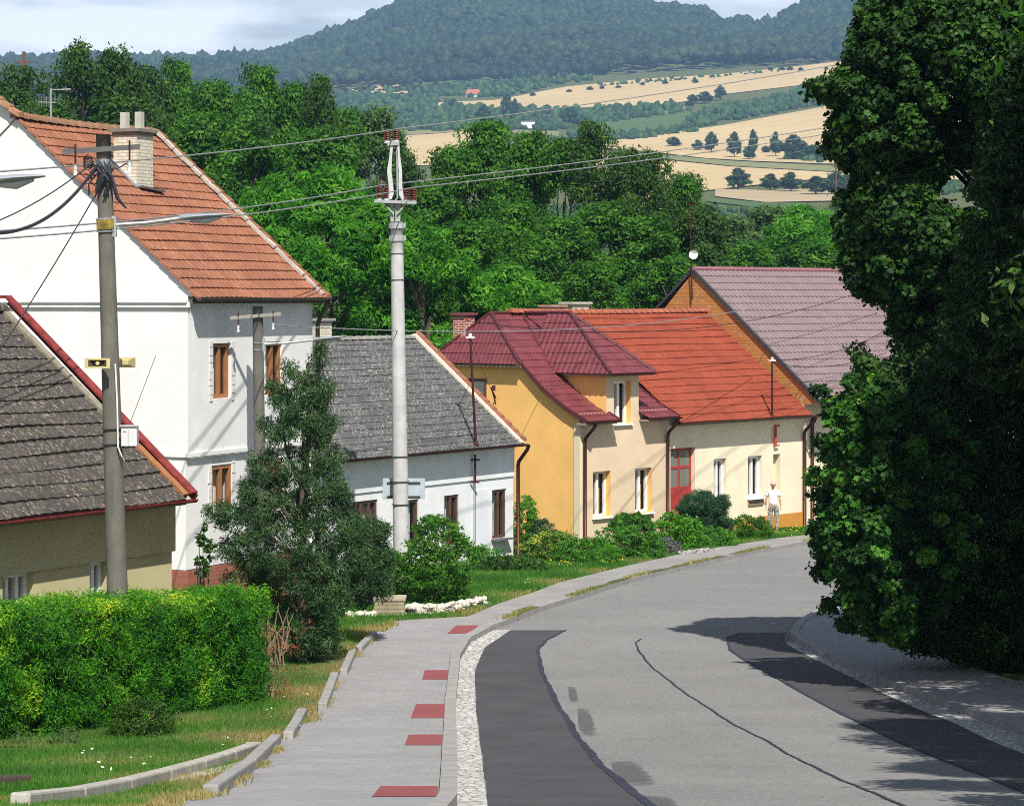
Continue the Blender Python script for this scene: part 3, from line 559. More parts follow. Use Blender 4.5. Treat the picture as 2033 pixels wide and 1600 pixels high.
def verge_tiles(mb, F, u, w, pts, step=.33, th=.05, m=0):
    cum = 0
    for (v0, z0), (v1, z1) in zip(pts, pts[1:]):
        L = math.hypot(v1-v0, z1-z0); n = max(1, round(L/step)); dv, dz = (v1-v0)/n, (z1-z0)/n
        for k in range(n):
            a = (v0+dv*k, z0+dz*k); b = (v0+dv*(k+1.06), z0+dz*(k+1.06))
            mb.box8([F.P(u-w,a[0],a[1]),F.P(u+w,a[0],a[1]),F.P(u+w,b[0],b[1]-.03),F.P(u-w,b[0],b[1]-.03),F.P(u-w*.7,a[0],a[1]+th+.035),F.P(u+w*.7,a[0],a[1]+th+.035),F.P(u+w*.7,b[0],b[1]+th-.01),F.P(u-w*.7,b[0],b[1]+th-.01)], m)
def ridge_tiles(mb, F, u0, u1, v, z, r=.11, step=.36, m=0, sag=0):
    n = max(1, round(abs(u1-u0)/step))
    for k in range(n):
        a = u0+(u1-u0)*k/n; b = u0+(u1-u0)*(k+1.12)/n; za = z-sag*math.sin(math.pi*k/n); zb = z-sag*math.sin(math.pi*(k+1)/n); q = 6; A = []; B = []
        for i in range(q+1):
            t = math.pi*i/q; A.append(F.P(a, v-r*math.cos(t)*1.1, za+r*math.sin(t)*1.15+.02)); B.append(F.P(b, v-r*math.cos(t)*.85, zb+r*math.sin(t)*.95))
        for i in range(q): mb.face([A[i], B[i], B[i+1], A[i+1]], m, [(a,i*.05),(b,i*.05),(b,i*.05+.05),(a,i*.05+.05)])
        mb.face(A, m)
def gable_wall(mb, F, u, pts, m=0):         # polygon in the (v,z) plane
    mb.face([F.P(u, v, z) for v, z in pts], m, [(v, z) for v, z in pts])
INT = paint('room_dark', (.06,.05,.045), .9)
# ======== white two storey house
TILE_W = tilemat('orange_clay_tiles', (.28,.108,.058), (.38,.155,.085), (.25,.10,.06), (.42,.36,.30), .3)
RTILE_W = tilemat('mossy_ridge_tiles', (.32,.15,.08), (.38,.22,.13), (.22,.19,.12), (.45,.42,.3), .5)
WHITEW = plaster('white_plaster', (.82,.81,.79), .16, (.6,.6,.58)); FW = Fr(373, 52, .444)
uE = 5.38; gzw = float(prof(54))-.3
hw = empty('white_house', FW.P(0,0,float(prof(52))), 'tall white two-storey house with orange tiled roof and brown windows', 'house')
E0 = FW.ong(380, 583, -.12); RV = 4.25; RZ = CZ+3.86; _hol = []
def fhole(F, x0, x1, y0, y1, v=0):          # hole from photo pixels: x at the window's left and right outer edges, y at its left side
    u0, za = F.on(x0, y0, v); u1, _ = F.on(x1, y0, v); _, zb = F.on(x0, y1, v); return [u0, u1, zb, za]
h1 = fhole(FW, 422, 459, 682, 792); h2 = fhole(FW, 527, 562, 684, 775); h3 = fhole(FW, 424, 464, 925, 1030); h4 = fhole(FW, 530, 566, 915, 1010)
h2[2:] = [h1[2], h1[3]]; h4[2:] = [h3[2], h3[3]]
_hol = [h1, h2, h3, h4]; bz = FW.on(373, 903)[1]; plz = FW.on(373, 1132)[1]
mb = MB(); wall(mb, FW, 0, uE, bz+.03, E0[1]+.05, [h1, h2], .22); ev0 = 0
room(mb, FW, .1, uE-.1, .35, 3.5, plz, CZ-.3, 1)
# front ground floor slightly set back below the string course
wall(mb, FW, .0, uE, plz, bz+.03, [h3, h4], .22, .05)
RZW = E0[1]+(RV-E0[0])/(RV+.0)*0  # placeholder kept simple below
slope = (RZ-E0[1])/(RV-E0[0]); PKV, PKZ = RV+.55, RZ+slope*.55
zs0 = FW.ong(200, 601, 0)[1]
gable_wall(mb, FW, 0, [(.05, plz), (.05, bz), (0, bz), (0, zs0), (-.12, E0[1]-.12), (-.12, E0[1]-.02), (PKV, PKZ), (2*PKV+.2, E0[1]-.0), (2*PKV+.2, plz)])
gable_wall(mb, FW, uE, [(0, gzw), (0, E0[1]), (RV, RZ), (2*RV, E0[1]), (2*RV, gzw)])
mb.face([FW.P(0,2*RV+.5,gzw), FW.P(uE,2*RV+.5,gzw), FW.P(uE,2*RV+.5,E0[1]), FW.P(0,2*RV+.5,E0[1])])
mb.build('wall', [WHITEW, INT], hw)
mb = MB(); mb.fbox(FW, -.06, 0-.003, -.06, 8.5, zs0-.1, zs0); mb.fbox(FW, -.045, uE, -.045, 0-.003, bz-.05, bz+.03); mb.fbox(FW, -.045, -.003, 0, 8.5, bz-.05, bz+.03)
mb.fbox(FW, -.10, .0-.003, -.02, 8.5, zs0-.0, zs0+.045); mb.build('string_course', WHITEW, hw)
mb = MB(); wall(mb, FW, -.02, uE, gzw-.6, plz-.003, [], .1, -.0); gable_wall(mb, FW, -.02, [(.0, gzw-.6), (.0, plz-.003), (8.5, plz-.003), (8.5, gzw-.6)]); mb.build('plinth', brickmat('plinth_brick', (.30,.09,.055), (.38,.13,.08), (.28,.2,.16), .22, .08, .006), hw)
mb = MB(); roof_slope(mb, FW, -.04, uE+.18, [(E0[0]-.12, E0[1]-.12*slope), (RV, RZ)], .315, .2, .014, .028, jitter=.018)
mb.face([FW.P(-.04,RV,RZ), FW.P(uE+.18,RV,RZ), FW.P(uE+.18,2*RV+.5,E0[1]-.3), FW.P(-.04,2*RV+.5,E0[1]-.3)], 0, [(0,0),(6,0),(6,5),(0,5)])
rf = mb.build('roof', TILE_W, hw)
mb = MB(); ridge_tiles(mb, FW, -.04, uE+.17, RV, RZ+.0, .13, .34, sag=.05)
verge_tiles(mb, FW, -.03, .13, [(RV-.15, RZ+.02), (PKV, PKZ+.03)], .33, .07)
mb.build('ridge', RTILE_W, rf)
mb = MB(); verge_tiles(mb, FW, uE+.24, .12, [(E0[0]-.15, E0[1]-.10), (RV, RZ+.06)], .33, .06); mb.build('verge', TILE_W, rf); mb = MB(); verge_tiles(mb, FW, -.03, .05, [(E0[0]-.15, E0[1]-.14), (RV-.1, RZ-.03)], .31, .035); mb.build('verge', TILE_W, rf)
mb = MB(); p0, p1 = (E0[0]-.1, E0[1]-.02), (RV-.1, RZ+.04); n = 18
for k in range(n):
    a = [p0[i]+(p1[i]-p0[i])*k/n for i in (0,1)]; b = [p0[i]+(p1[i]-p0[i])*(k+.96)/n for i in (0,1)]; mb.bar(FW.P(uE+.07+.02*math.sin(k*2.3), a[0], a[1]+.04+.02*math.sin(k*4.1)), FW.P(uE+.07+.02*math.sin(k*1.7), b[0], b[1]+.04), .09, .07)
mb.build('verge_mortar', concrete('mortar', (.50,.47,.41), .6), rf)
gutter(FW, hw, metal_m('old_gutter', (.11,.10,.08), .7), -.10, uE+.22, E0[0]-.17, E0[1]-.09)
mb = MB(); mb.fbox(FW, 0, uE+.2, -.12, -.004, E0[1]-.20, E0[1]-.06); mb.build('fascia', paint('dark_soffit', (.10,.095,.08), .9), hw)
pipe(FW, hw, 'downpipe', metal_m('dark_pipe', (.06,.05,.045), .6), uE+.08, 0, gzw, E0[1]-.1, E0[0]-.2)
for k, h in enumerate(_hol): window(FW, hw, *h, .06 if h[2] > 7 else .10, WOODF, None, CURT, 1, .085)
SURR = plaster('surround', (.72,.71,.69), .2)
for h, dk in ((h1, 0), (h3, 1)):            # flaked rendering left around the window frames
    mb = MB(); rd = random.Random(3+dk)
    for side in (0, 1):
        z = h[2]-.05
        while z < h[3]+.05:
            zz = min(z+rd.uniform(.13,.22), h[3]+.08); w_ = rd.uniform(.10,.17); a = h[0]-w_ if side == 0 else h[1]; v_ = 0 if h is h1 else .05
            mb.fbox(FW, a+.008, a+w_-.008, v_-.012-rd.random()*.012, v_-.003, z, zz-.02); z = zz
        mb.build('window_surround', SURR, hw); mb = MB()
# chimney
cu, cz_ = FW.on(246, 375, 2.0); chF = FW
def chimney(F, parent, u0, u1, v0, v1, z0, z1, bm, cap, pots=(), over=.08, brick=True):
    mb = MB(); mb.fbox(F, u0, u1, v0, v1, z0, z1); c = mb.build('chimney', bm, parent)
    m2 = MB(); m2.fbox(F, u0-over, u1+over, v0-over, v1+over, z1+.07, z1+.14); m2.fbox(F, u0-.02, u1+.02, v0-.02, v1+.02, z1+.001, z1+.07); m2.build('cap', cap, c)
    for (pu, pv, pr, ph, sq) in pots:
        m3 = MB()
        if sq: m3.fbox(F, pu-pr, pu+pr, pv-pr, pv+pr, z1+.141, z1+.14+ph)
        else: m3.tube([F.P(pu,pv,z1+.141), F.P(pu,pv,z1+.14+ph)], pr, 12)
        m3.build('chimney_pot', sq, c)
    return c
CREAMB = brickmat('cream_bricks', (.62,.58,.46), (.68,.64,.52), (.40,.36,.28), .24, .075, .010)
def on_slope(F, px, r, e, rdg):             # pixel on a roof slope -> (u, v, z)
    lo, hi = -1., 8.
    best = None
    for k in range(400):
        v = e[0]+(rdg[0]-e[0])*k/399; z = e[1]+(rdg[1]-e[1])*k/399; u, zz = F.on(px, r, v)
        if best is None or abs(zz-z) < best[0]: best = (abs(zz-z), u, v, z)
    return best[1:]
cs = on_slope(FW, 301, 376, E0, (RV, RZ)); zt = CZ+(ROW0-262)/FPX*(FW.P(cs[0], cs[1], 0).y)
PIPEC = concrete('flue_concrete', (.5,.48,.42), .3)
ch = chimney(FW, rf, cs[0]-.60, cs[0]+.06, cs[1], cs[1]+.60, cs[2]-.2, zt-.1, CREAMB, concrete('cap_concrete', (.22,.2,.16)), [(cs[0]-.27, cs[1]+.14, .075, .38, PIPEC), (cs[0]-.27, cs[1]+.52, .075, .38, PIPEC)])
mb = MB(); mb.bar(FW.P(cs[0]-.63, cs[1]-.06, cs[2]+.03), FW.P(cs[0]-.63, cs[1]+.62, cs[2]+.68*slope+.08), .12, .04); mb.build('flashing', metal_m('zinc', (.55,.58,.62), .5), ch)
mb = MB(); mb.bar(FW.P(cs[0]-.55, cs[1]-.02, cs[2]+.06), FW.P(cs[0]+.18, cs[1]-.16, cs[2]-.02), .2, .05); mb.build('flashing', paint('dark_lead', (.09,.07,.06)), ch)
# TV antenna on the ridge
au, _ = FW.on(101, 240, RV)
an = empty('tv_antenna', FW.P(au, RV, RZ), 'grey mast television antenna on the ridge of the tall white house', 'antenna'); mb = MB(); t = FW.P(au, RV, RZ+.08); yy = t.y
mb.tube([t, t+Vector((0,0,.66))], .022, 6); mb.build('mast', metal_m('galvanised', (.6,.62,.65)), an)
mb = MB(); c = t+Vector((0,0,.63)); mb.tube([c+Vector((-.02,0,0)), c+Vector((.42,.1,.02))], .010, 5)
for k in range(7): q = c+Vector((.05+.055*k, .01*k, 0)); mb.tube([q+Vector((-.02,-.14,0)), q+Vector((.02,.14,0))], .004, 4)
c = t+Vector((0,0,.36)); mb.tube([c+Vector((-.26,0,0)), c+Vector((.1,.1,0))], .008, 5)
for k in range(6): q = c+Vector((-.26+.055*k, 0, 0)); mb.tube([q+Vector((0,0,-.1)), q+Vector((0,0,.12))], .005, 4)
mb.build('elements', metal_m('aluminium', (.5,.5,.5)), an)
# ======== dark tiled cottage at left
FD = Fr(388, 42, .557); DT = tilemat('mossy_brown_tiles', (.062,.052,.048), (.09,.075,.068), (.045,.042,.035), (.36,.32,.26), .8, moss=(.075,.078,.045))
ed = (0, CZ-3.30); RVd, RZd = FD.ong(22, 618, 0); slD = (RZd-ed[1])/RVd
hd = empty('brown_roof_cottage', FD.P(-4,.5,float(prof(38))), 'low olive-beige cottage with mossy brown tiled roof and red gutter behind the hedge', 'house')
wv = .48; gd = float(prof(38))-.6; u_l = -10
hh = [fhole(FD, 5, 66, 1128, 1200, wv), fhole(FD, 178, 213, 1112, 1190, wv)]; hh[0][2] = hh[1][2] = hh[1][3]-1.3; hh[0][3] = hh[1][3]
uR = FD.on(341, 1100, wv)[0]
OLIVE = plaster('olive_plaster', (.52,.46,.27), .05, (.35,.3,.2))
mb = MB(); zb_ = FD.on(300, 1100, wv)[1]; wall(mb, FD, u_l, uR, gd, zb_, [[h[0], h[1], h[2], min(h[3], zb_)] for h in hh], .2, wv); wall(mb, FD, u_l, uR+.04, zb_+.003, ed[1], [], .1, wv-.05)
mb.face([FD.P(u_l,wv-.05,zb_+.003), FD.P(uR+.04,wv-.05,zb_+.003), FD.P(uR+.04,wv,zb_+.003), FD.P(u_l,wv,zb_+.003)])
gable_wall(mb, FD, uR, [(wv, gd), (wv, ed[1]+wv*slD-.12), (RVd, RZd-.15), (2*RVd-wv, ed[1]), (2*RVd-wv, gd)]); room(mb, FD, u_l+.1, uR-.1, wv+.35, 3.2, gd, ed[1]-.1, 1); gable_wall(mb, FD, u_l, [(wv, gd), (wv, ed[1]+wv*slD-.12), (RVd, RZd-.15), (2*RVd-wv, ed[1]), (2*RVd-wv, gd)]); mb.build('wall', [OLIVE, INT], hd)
for h in hh: window(FD, hd, h[0], h[1], h[2], min(h[3], zb_), wv+.16, WHITEP, None, CURT, 1 if h is hh[1] else 2, .07)
REDM = paint('red_sheet_metal', (.22,.035,.030), .5, .35); rxm = M('rusty_red'); 
mb = MB(); roof_slope(mb, FD, u_l-.3, -.30, [(ed[0]-.02, ed[1]-.02), (RVd, RZd)], .33, .25, .02, .032, jitter=.035)
mb.face([FD.P(u_l-.3,RVd,RZd), FD.P(-.3,RVd,RZd), FD.P(-.3,2*RVd,ed[1]), FD.P(u_l-.3,2*RVd,ed[1])]); rfd = mb.build('roof', DT, hd)
mb = MB(); n = 12
for k in range(n):
    t0, t1 = k/n, (k+.97)/n; mb.bar(FD.P(-.24, RVd*t0, ed[1]+(RZd-ed[1])*t0+.08), FD.P(-.24, RVd*t1, ed[1]+(RZd-ed[1])*t1+.09), .14, .10, 1 if k < 5 else 0)
mb.build('verge_mortar', [concrete('old_mortar', (.26,.24,.18), .7), tilemat('orange_verge', (.38,.15,.06), (.35,.2,.1))], rfd)
mb = MB(); a = FD.P(-.08, -.05, ed[1]+.10); b = FD.P(-.08, RVd, RZd+.28); mb.bar(a, b, .17, .04); mb.bar(FD.P(-.0, -.05, ed[1]+.045), FD.P(-.0, RVd, RZd+.225), .03, .13)
mb.bar(b, FD.P(-.1, RVd+.45, RZd+.26), .2, .05); mb.bar(FD.P(-.1, RVd+.45, RZd+.26), FD.P(-.1, 2*RVd, ed[1]+.1), .2, .05); mb.build('verge_flashing', REDM, rfd)
mb = MB(); ridge_tiles(mb, FD, u_l, -.2, RVd, RZd, .12, .36); mb.build('ridge', DT, rfd)
gutter(FD, hd, REDM, u_l-.3, -.06, ed[0]-.05, ed[1]-.02, .055)
mb = MB(); mb.fbox(FD, u_l, -.25, .0, wv-.053, ed[1]-.10, ed[1]-.05); mb.build('soffit', paint('soffit', (.2,.17,.13), .9), hd)
# ======== white cottage with grey roof
FG = Fr(1040, 72, .63); eg = (0, CZ-4.10); RVg, RZg = FG.ong(830, 670, 0); slG = (RZg-eg[1])/RVg; uL = -10.6; wg = .38
GT = tilemat('grey_slate_tiles', (.082,.082,.084), (.115,.112,.112), (.065,.065,.064), (.48,.46,.41), .9)
hg = empty('grey_roof_cottage', FG.P(-4,.5,float(prof(68))), 'single-storey white cottage with worn grey roof behind the tall concrete pole', 'house')
WG = plaster('bluish_white_plaster', (.77,.78,.79), .06, (.6,.6,.6)); ggz = float(prof(66))-.5; uRg = FG.on(1019, 1000, wg)[0]
k1 = fhole(FG, 977, 1005, 973, 1070, wg); k2 = fhole(FG, 882, 911, 984, 1082, wg); k3 = fhole(FG, 812, 822, 992, 1085, wg); k4 = fhole(FG, 686, 750, 963, 1055, wg)
k2[3] = k1[3]; k3[3] = k1[3]; k4[3] = k1[3]+.12; k2[2] = k1[2]; k3 = [k2[0]-2.0, k2[0]-1.25, k1[2], k1[3]]; k4[2] = k1[2]+.05
kd = fhole(FG, 941, 965, 976, 1105, wg); kd[3] = k1[3]+.05; plg = FG.on(1019, 1103, wg)[1]; kd[2] = plg+.0
holes = [k1, k2, k3, k4]
zbg = k4[3]+.22
mb = MB(); wall(mb, FG, uL, uRg, ggz, zbg, holes, .2, wg); wall(mb, FG, uL, uRg, zbg, eg[1]+.15, [], .1, wg-.04); mb.face([FG.P(uL,wg-.04,zbg),FG.P(uRg,wg-.04,zbg),FG.P(uRg,wg,zbg),FG.P(uL,wg,zbg)])
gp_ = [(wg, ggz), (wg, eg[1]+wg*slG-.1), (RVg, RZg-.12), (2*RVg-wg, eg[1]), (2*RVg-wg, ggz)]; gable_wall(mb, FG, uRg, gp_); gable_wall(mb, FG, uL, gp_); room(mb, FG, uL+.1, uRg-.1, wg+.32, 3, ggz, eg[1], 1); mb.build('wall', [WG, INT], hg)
mb = MB(); mb.fbox(FG, uL, uRg-.0, wg-.03, wg-.004, ggz, plg); mb.build('plinth', concrete('beige_plinth', (.42,.33,.26)), hg)
for h, mu in ((k1, 1), (k2, 1), (k3, 0), (k4, 3)): window(FG, hg, *h, wg+.07, DWOOD, .03 if h is k1 else None, CURT, mu, .08, paint('dark_sill', (.12,.12,.14)))
mb = MB(); mb.fbox(FG, kd[0]-.1, kd[1]+.1, wg-.02, wg-.004, plg, kd[3]); mb.build('door', plaster('door_white', (.72,.74,.78)), hg)
mb = MB(); roof_slope(mb, FG, uL-.3, -.22, [(eg[0]-.02, eg[1]-.02), (RVg, RZg)], .27, .3, .005, .018, jitter=.006); mb.face([FG.P(uL-.3,RVg,RZg),FG.P(-.2,RVg,RZg),FG.P(-.2,2*RVg,eg[1]),FG.P(uL-.3,2*RVg,eg[1])]); rfg = mb.build('roof', GT, hg)
mb = MB(); ridge_tiles(mb, FG, uL, -.2, RVg, RZg-.03, .09, .36); mb.build('ridge', concrete('ridge_cement', (.3,.29,.26)), rfg)
CREAM = paint('cream_board', (.70,.62,.48), .7); mb = MB(); mb.bar(FG.P(-.12, -.05, eg[1]+.04), FG.P(-.12, RVg, RZg+.10), .16, .12); mb.build('verge_board', CREAM, rfg)
mb = MB(); verge_tiles(mb, FG, .03, .10, [(-.02, eg[1]+.06), (RVg+.02, RZg+.13)], .33, .06); mb.build('verge', TILE_W, rfg)
mb = MB(); mb.bar(FG.P(-.12, RVg, RZg+.12), FG.P(-.3, RVg+.55, RZg-.05), .2, .2); mb.build('ridge_end', CREAM, rfg)
BRP = metal_m('brown_pipe', (.10,.035,.028), .5); gutter(FG, hg, BRP, uL, .08, -.055, eg[1]-.025, .06)
pipe(FG, hg, 'downpipe', BRP, uRg+.12, wg, ggz, eg[1]-.03, -.07, .055)
mb = MB(); mb.fbox(FG, uL, -.15, 0, wg-.043, eg[1]-.09, eg[1]-.045); mb.build('soffit', paint('soffit2', (.25,.25,.27), .9), hg)
cw = on_slope(FG, 652, 684, eg, (RVg, RZg))
chimney(FG, rfg, cw[0]-.25, cw[0]+.25, RVg-.1, RVg+.35, RZg-.3, RZg+.45, CREAMB, concrete('cap2', (.3,.3,.28)))
def roofmast(F, px, rb, rtp, e, rdg, label, mat, dx=-.16):
    u, v, z = on_slope(F, px, rb, e, rdg); p = F.P(u, v, z); h = (rb-rtp)/FPX*p.y; o = empty('roof_mast', p, label, 'roof mast')
    mb = MB(); mb.tube([p-Vector((0,0,.1)), p+Vector((dx,0,h))], [.04,.03], 8); mb.tube([p+Vector((0,0,.0)), p+Vector((.0,0,.12))], [.10,.045], 8); mb.build('mast', mat, o)
    m2 = MB(); t = p+Vector((dx,0,h)); m2.tube([t+Vector((-.0,0,-.05)), t+Vector((0,0,.09))], [.06,.045], 8); m2.bar(t+Vector((-.12,0,0)), t+Vector((.12,.0,0)), .05, .05); m2.build('insulator', paint('porcelain', (.65,.65,.66), .3), o); return o, t
MASTM = metal_m('rusty_mast', (.10,.03,.025), .6); _, MT1 = roofmast(FG, 945, 884, 668, eg, (RVg, RZg), 'dark red metal wire mast standing on the grey roof', MASTM)
# wire bracket below the mast on the white front
q = FG.on(941, 955, wg-.1); mb = MB(); P_ = FG.P(q[0], wg-.14, q[1]); mb.tube([P_, P_+Vector((0,0,.75))], .035, 6); mb.bar(P_+Vector((-.12,0,0)), P_+Vector((.12,0,0)), .05, .05); mb.bar(P_+Vector((-.13,0,.62)), P_+Vector((.13,0,.62)), .05, .05)
mb.tube([P_+Vector((0,0,0)), P_+Vector((.0,-.02,-2.2))], .012, 5); mb.build('wire_bracket', MASTM, hg)
# ======== orange house with maroon roof
FO = Fr(1151, 79.5, .87)
vp = [FO.ong(px, r, -.14) for px, r in ((1168,838),(1124,810),(1081,774),(1036,722))]
s_l = (vp[3][1]-vp[2][1])/(vp[3][0]-vp[2][0]); vH, zH = vp[3]
v = vH
while True:
    z = zH+s_l*.92*(v-vH); P_ = FO.P(.55, v, z)
    if ROW0-(z-CZ)/P_.y*FPX < 624: break
    v += .02
vR, zR = v, z; uH = .62; uEnd = FO.on(1324, 1000)[0]
MAR = M('maroon_metal_tiles'); _w = MAR.noise(2.5, 5); _cl = MAR.mix(MAR.ramp(_w, [(.35, 0), (.7, 1)]), (.125,.026,.032), (.18,.044,.047)); MAR.bump(MAR.noise(30, 3), .15, .01); MAROON = MAR.done(_cl, .42, .5)
ORG = plaster('orange_plaster', (.88,.52,.17), .04, (.6,.35,.15)); BEI = plaster('beige_plaster', (.69,.54,.37), .07, (.6,.5,.38)); CREAMP = plaster('cream_trim', (.74,.66,.46), .03)
ho = empty('orange_house', FO.P(2,.5,float(prof(80))), 'orange and beige house with maroon half-hipped roof and a dormer', 'house'); go_ = float(prof(79))-.6
bL, bR = FO.on(1158, 1086)[1], 0
w1 = fhole(FO, 1177, 1212, 937, 1028); w2 = fhole(FO, 1261, 1294, 930, 1014); w2[2:] = w1[2:]
wd = fhole(FO, 1219, 1252, 757, 842); ua = FO.on(1204, 800)[0]; ub = FO.on(1268, 800)[0]; zdE = FO.on(1240, 742, -.35)[1]; zE = vp[0][1]
mb = MB(); zt = zE+.25
wall(mb, FO, 0, ua, go_, zt, [w1] if w1[1] < ua else [], .30); wall(mb, FO, ua, ub, go_, zdE+.02, [wd], .30); wall(mb, FO, ub, uEnd, go_, zt, [], .3)
mb = MB()
hs = [w1, w2, wd]; wall(mb, FO, 0, uEnd, go_, wd[2], [w1, w2], .30, 0, 0, 1)
wall(mb, FO, 0, ua, wd[2], zt, [], .3); wall(mb, FO, ub, uEnd, wd[2], zt, [], .3); wall(mb, FO, ua, ub, wd[2], zdE+.06, [[wd[0], wd[1], wd[2], wd[3]]], .3, 0, 0, 1)
for ux in (ua, ub):                          # dormer cheeks
    mb.face([FO.P(ux,0,zE-.2), FO.P(ux,2.6,zE-.2), FO.P(ux,2.6,zdE+.06), FO.P(ux,0,zdE+.06)], 1, [(0,0),(1,0),(1,1),(0,1)])
gpts = [(0, go_), (0, vp[0][1]+.10)]+[(max(.12, a), b-.06) for a, b in vp[1:]]
gpts = [(0, go_), (0, zE+.05), (-.42, zE-.08), (-.42, zE-.0)]+[(a, b-.05) for a, b in vp[1:]]
mir = [(2*vR-a, b) for a, b in reversed(gpts[4:])]
gable_wall(mb, FO, 0, gpts+mir+[(2*vR, zE), (2*vR, go_)], 1); gable_wall(mb, FO, uEnd, [(0,go_),(0,zE),(vR,zR-.1),(2*vR,zE),(2*vR,go_)], 0)
room(mb, FO, .1, uEnd-.1, .45, 3.3, go_, zE, 2); room(mb, FO, ua+.1, ub-.1, .45, 2.2, zE, zdE, 2); mb.build('wall', [BEI, ORG, INT], ho)
mb = MB(); mb.fbox(FO, -.025, -.003, -.02, .22, go_, zE-.1); mb.fbox(FO, -.003, .10, -.022, -.003, go_, zE-.1); mb.fbox(FO, -.02, -.004, -.02, 7, go_, bL); mb.build('corner_trim', CREAMP, ho)
for h, c in ((w1, YCURT), (w2, YCURT), (wd, CURT)): window(FO, ho, *h, .22, WHITEP, .04, c, 1, .085)
u_, z_ = FO.ong(966, 790)[0], 0                # small window high in the orange gable
g0, g1 = FO.ong(966, 752), FO.ong(920, 800); mb = MB()
def gbox(mb, F, u0, u1, v0, v1, z0, z1): mb.fbox(F, u0, u1, v0, v1, z0, z1)
gbox(mb, FO, -.03, -.004, g0[0], g1[0], g0[1]-1.1, g0[1]); gw = mb.build('window', DWOOD, ho); mb = MB(); gbox(mb, FO, -.04, -.032, g0[0]+.1, g1[0]-.1, g0[1]-1.0, g0[1]-.1); mb.build('pane', glassmat('grey_glass', (.12,.13,.13)), gw)
# roof: slopes clipped along the hips
def mslope(name, F, u0, u1, pts, parent, clips, tile=.18, amp=.022, course=.35, lip=.02, mat=None):
    mb = MB(); roof_slope(mb, F, u0, u1, pts, course, tile, amp, lip); o = mb.build(name, mat or MAROON, parent); bm = bmesh.new(); bm.from_mesh(o.data); off = root_of(parent)
    for co, no in clips: bmesh.ops.bisect_plane(bm, geom=bm.verts[:]+bm.edges[:]+bm.faces[:], plane_co=Vector(co)-off, plane_no=Vector(no), clear_outer=True, dist=1e-5)
    bm.to_mesh(o.data); bm.free(); return o
def vplane(A, B, keep):                      # vertical plane through A,B keeping the side of point keep
    A = Vector(A); B = Vector(B); n = (B-A).cross(Vector((0,0,1))).normalized()
    if (Vector(keep)-A).dot(n) > 0: n = -n
    return (A, n)
def frame_from(o, d):
    f = Fr(1000, 10, 1); f.o = Vector((o.x, o.y, 0)); d = Vector((d.x, d.y, 0)).normalized(); f.d = d; f.n = Vector((-d.y, d.x, 0)); return f
prof_o = [(vp[0][0]-.0, vp[0][1])]+vp[1:]+[(vR, zR)]
A = FO.P(-.14, vH, zH); Bp = FO.P(uH, vR, zR); K = FO.P(2, 0, 0)
hipc = vplane(A, Bp, K)
rl = mslope('roof', FO, -.14, ua+.10, prof_o, ho, [hipc]); tag(rl, None)
mslope('roof_slope', FO, ub-.02, uEnd+.12, prof_o, rl, []); mslope('roof_slope', FO, ua+.10, ub-.02, [(1.9, np.interp(1.9, [p[0] for p in prof_o], [p[1] for p in prof_o])), (vR, zR)], rl, [])
mb = MB(); mb.face([FO.P(uH,vR,zR), FO.P(uEnd,vR,zR), FO.P(uEnd,2*vR,zE), FO.P(-.22,2*vR,zE), FO.P(-.22,2*vR-vH,zH)]); mb.build('roof_slope', MAROON, rl)
FH = frame_from(FO.P(-.30, 2*vR-vH+.35, 0), FO.P(0,-1,0)-FO.P(0,0,0))   # half hip faces the gable side
wid = 2*(vR-vH)+.7; A2 = FO.P(-.30, 2*vR-vH+.25, zH)
mslope('half_hip', FH, 0, wid, [(0, zH-.03), (uH+.30, zR+.03)], rl, [vplane(FO.P(-.3, vH-.07, 0), Bp, FO.P(0, vR, 0)), vplane(FO.P(-.3, 2*vR-vH+.07, 0), Bp, FO.P(0, vR, 0))])
# dormer roof
uc = (ua+ub)/2; de = .32; vf = -.42
vb = None; vv = -.4
while vv < vR:
    P_ = FO.P(uc, vv, zR); px = PX0+P_.x/P_.y*FPX
    if px < 1131: break
    vv += .02
vb = vv; Bd = FO.P(uc, vb, zR+.02); cL = FO.P(ua-de, vf, 0); cR = FO.P(ub+de, vf, 0)
print('orange: ', vp, 'ridge', vR, zR, 'dormer', ua, ub, zdE, 'vb', vb, 'uEnd', uEnd, 'apexpx', PX0+Bp.x/Bp.y*FPX)
FL = frame_from(FO.P(ua-de, 3.2, 0), FO.P(0,-1,0)-FO.P(0,0,0)); run = uc-ua+de
sl_v = np.interp(zdE, [p[1] for p in prof_o], [p[0] for p in prof_o])
mslope('dormer_roof', FL, 0, 3.2-vf, [(0, zdE), (run, zR+.02)], rl, [vplane(cL, Bd, FO.P(uc, 3, 0)), vplane(FO.P(ua-de, sl_v+.1, 0), FO.P(uc, vR+.15, 0), FO.P(uc, 0, 0))], tile=.22, amp=.03)
FRr = frame_from(FO.P(ub+de, vf, 0), FO.P(0,1,0)-FO.P(0,0,0))
mslope('dormer_roof', FRr, 0, 3.2-vf, [(0, zdE), (run, zR+.02)], rl, [vplane(cR, Bd, FO.P(uc, 3, 0)), vplane(FO.P(ub+de, sl_v+.1, 0), FO.P(uc, vR+.15, 0), FO.P(uc, 0, 0))], tile=.22, amp=.03)
FF = frame_from(FO.P(ua-de, vf, 0), FO.d)
mslope('dormer_hip', FF, 0, ub-ua+2*de, [(0, zdE), (vb-vf, zR+.02)], rl, [vplane(cL, Bd, FO.P(uc, vf, 0)), vplane(cR, Bd, FO.P(uc, vf, 0))])
MCAP = paint('maroon_cap', (.085,.018,.02), .45)
mb = MB()
